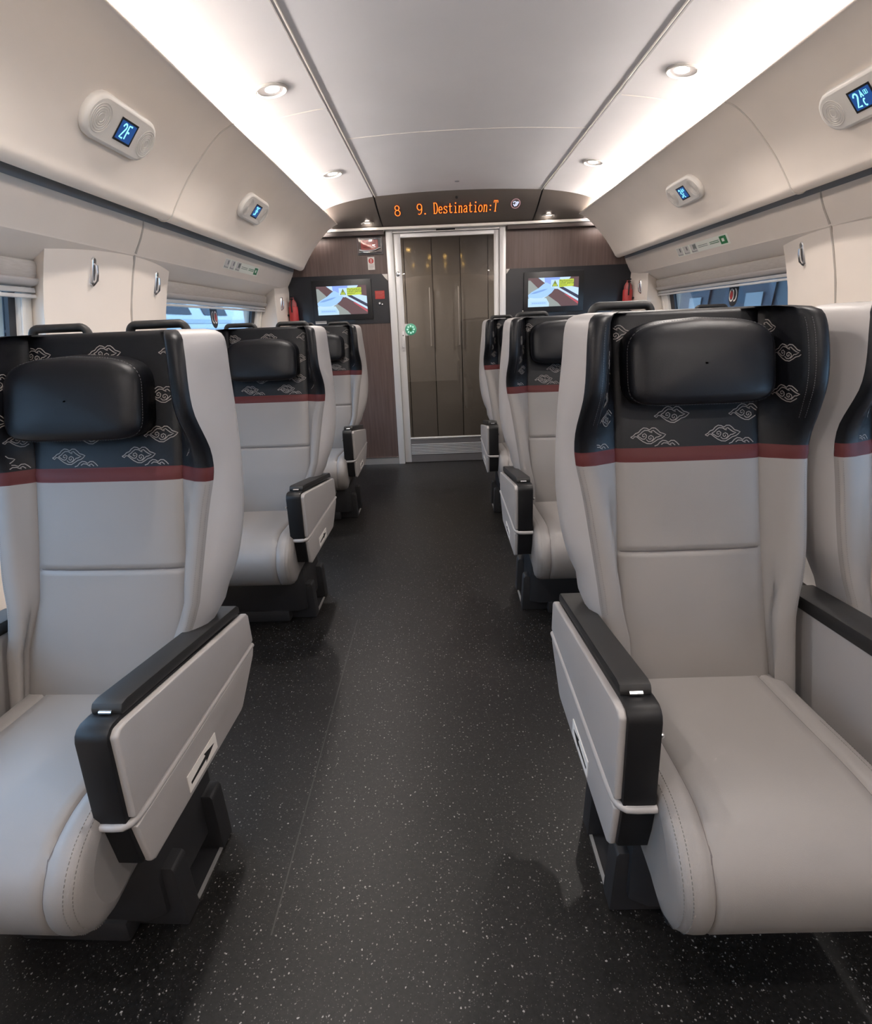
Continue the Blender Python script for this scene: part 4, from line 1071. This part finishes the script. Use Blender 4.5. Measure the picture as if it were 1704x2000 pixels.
SLAB = {
 ('L', 0): 'single grey leather seat nearest the viewer on the left, bluish light on its pillow',
 ('L', 1): 'single grey leather seat on the left between the nearest and the farthest single seats',
 ('L', 2): 'single grey leather seat farthest away on the left, close to the dark wood wall',
 ('A', 0): 'grey leather aisle seat nearest the viewer on the right of the aisle',
 ('A', 1): 'grey leather aisle seat directly behind the nearest right aisle seat',
 ('A', 2): 'grey leather aisle seat farthest away on the right, just before the glass door',
 ('W', 0): 'grey leather window seat at the right photo edge beside the nearest aisle seat',
 ('W', 1): 'grey leather window seat in the second right row, mostly hidden behind the nearest aisle seat',
 ('W', 2): 'grey leather window seat in the farthest right row, mostly hidden behind other seats',
}
PITCH = 1.43
pL = make_seat('train_seat', SLAB[('L', 0)], (-.868, Y0, 0), 1, [(-1, .300, .07)], (-1, 1), .243, bw=1.09, bx=.025, cy=.03, pz=-.018, px=-.042)
pA = make_seat('train_seat', SLAB[('A', 0)], (.590, Y0, 0), -1, [(1, .315, .08)], (-1,), pz=.012, px=.012)
pW = make_seat('train_seat', SLAB[('W', 0)], (1.205, Y0, 0), 0, [(1, .300, .07)], (1,))
for key, p in (('L', pL), ('A', pA), ('W', pW)):
    for r in (1, 2):
        c = copy_tree(p)
        for ch in c.children:
            if ch.name.startswith('headrest_pillow') and key == 'L': ch.location.x += .024
        c.location = (p.location.x, Y0+PITCH*r, 0); c['label'] = SLAB[(key, r)]; c.rotation_euler.z = math.radians(-1.3 if key == 'L' and r == 1 else 0)
pL.rotation_euler.z = math.radians(-2.6)
#OUTSIDE
# ------------------------------------------------------------------ what stands outside the windows
M_OW = mat('train_white_paint', (.36, .40, .43), .3); M_OB = mat('train_blue_band', (.20, .25, .30), .35); M_OG = mat('train_dark_glass', (.035, .042, .055), .6, spec=.15)
M_OGR = mat('outside_grey', (.35, .40, .45), .6); M_ODK = mat('train_blue_grey', (.030, .034, .040), .6, spec=.15); M_OP = mat('platform_concrete', (.22, .24, .26), .8)
t = empty('parked_train', 'pale blue-white train parked outside the left windows', 'train', (-5.2, 10., -1.2))
def lz(y): return 1.30+.45*(max(0, 13-y)/10)**2      # the roof line rises towards the viewer
m = MB(); ys = [3+i*.5 for i in range(29)]
def body(y, v):
    """v 0 skirt .. 1 roof"""
    h = 2.2+lz(y)*1.15+.0; z = h*v
    bulge = math.sin(min(1, v*1.02)*PI)**.5 if v < 1 else 0
    return Vector((-.9+bulge*(.55+.35*lz(y)/1.5), y-10, z))
vv = [0, .08, .16, .3, .45, .6, .7, .78, .85, .9, .94, .97, 1.]
m.grid([[body(y, v) for v in vv] for y in ys]); m.build('body', M_OW, t, angle=60)
for v0, v1, mt, nm in ((.725, .748, M_OB, 'blue_band'), (.675, .695, M_OB, 'lower_band')):
    m = MB(); m.grid([[body(y, v0+(v1-v0)*k/3)+Vector((.012, 0, 0)) for k in range(4)] for y in ys]); m.build(nm, mt, t, angle=60)
for y0 in (7.2, 9.4, 11.6, 13.8):
    m = MB(); m.grid([[body(y, v)+Vector((.015, 0, 0)) for v in (.775, .80, .83, .855)] for y in (y0, y0+.8, y0+1.5)]); m.build('side_window', M_OG, t, angle=60)
t = empty('parked_train', 'dark blue-grey train seen through the right window', 'train', (5.0, 9., -1.2))
m = MB(); m.grid([[Vector((x, y, z)) for x, z in ((0, 0), (-.12, .6), (-.15, 1.4), (-.12, 2.3), (-.02, 3.2), (.3, 3.9), (1.2, 4.2))] for y in (-6.5, 8)]); m.build('body', M_ODK, t, angle=60)
for y0 in (-4.4, -2.3, -.2, 1.9, 4.0):
    m = MB(); m.grid([[Vector((x, y, z)) for x, z in ((-.150, 2.05), (-.128, 2.55), (-.085, 3.0))] for y in (y0, y0+1.5)]); w_ = m.build('side_window', M_OG, t)
    m = MB(); m.grid([[Vector((x, y, z)) for x, z in ((-.156, 2.3), (-.137, 2.75))] for y in (y0+.25, y0+.75)]); m.build('bright_pane', mat('outside_sky_pane_%.1f' % y0, (.16, .18, .19), .6), w_)
m = MB(); m.box((-7.2, -9, -1.2), (-7.0, 2.5, 3.0)); struct(m.build('wall_outside', mat('sky_cover_wall', (.30, .27, .25), .8)))  # invented wall, added to tone down the bright sky in the window
m = MB(); m.box((-14, -14, -1.3), (XC-1.9, 30, -1.2)); m.box((XC+1.9, -14, -1.3), (14, 30, -1.2)); o = m.build('platform_ground', M_OP); struct(o); o.name = 'floor_outside'
m = MB(); m.box((3.4, -10, 2.75), (12, 24, 2.95)); o = struct(m.build('ceiling_sky_blocker', M_OGR))  # roof slab added to block the sky and darken the right-hand view
# ------------------------------------------------------------------ daylight and view settings
w = bpy.data.worlds.new('world'); S.world = w; w.use_nodes = True
bg = w.node_tree.nodes['Background']; bg.inputs['Color'].default_value = (.45, .70, 1., 1); bg.inputs['Strength'].default_value = 5.4
S.view_settings.view_transform = 'Standard'; S.view_settings.look = 'None'; S.view_settings.gamma = 1.0
S.view_settings.exposure = 0.42; S.view_settings.use_curve_mapping = False
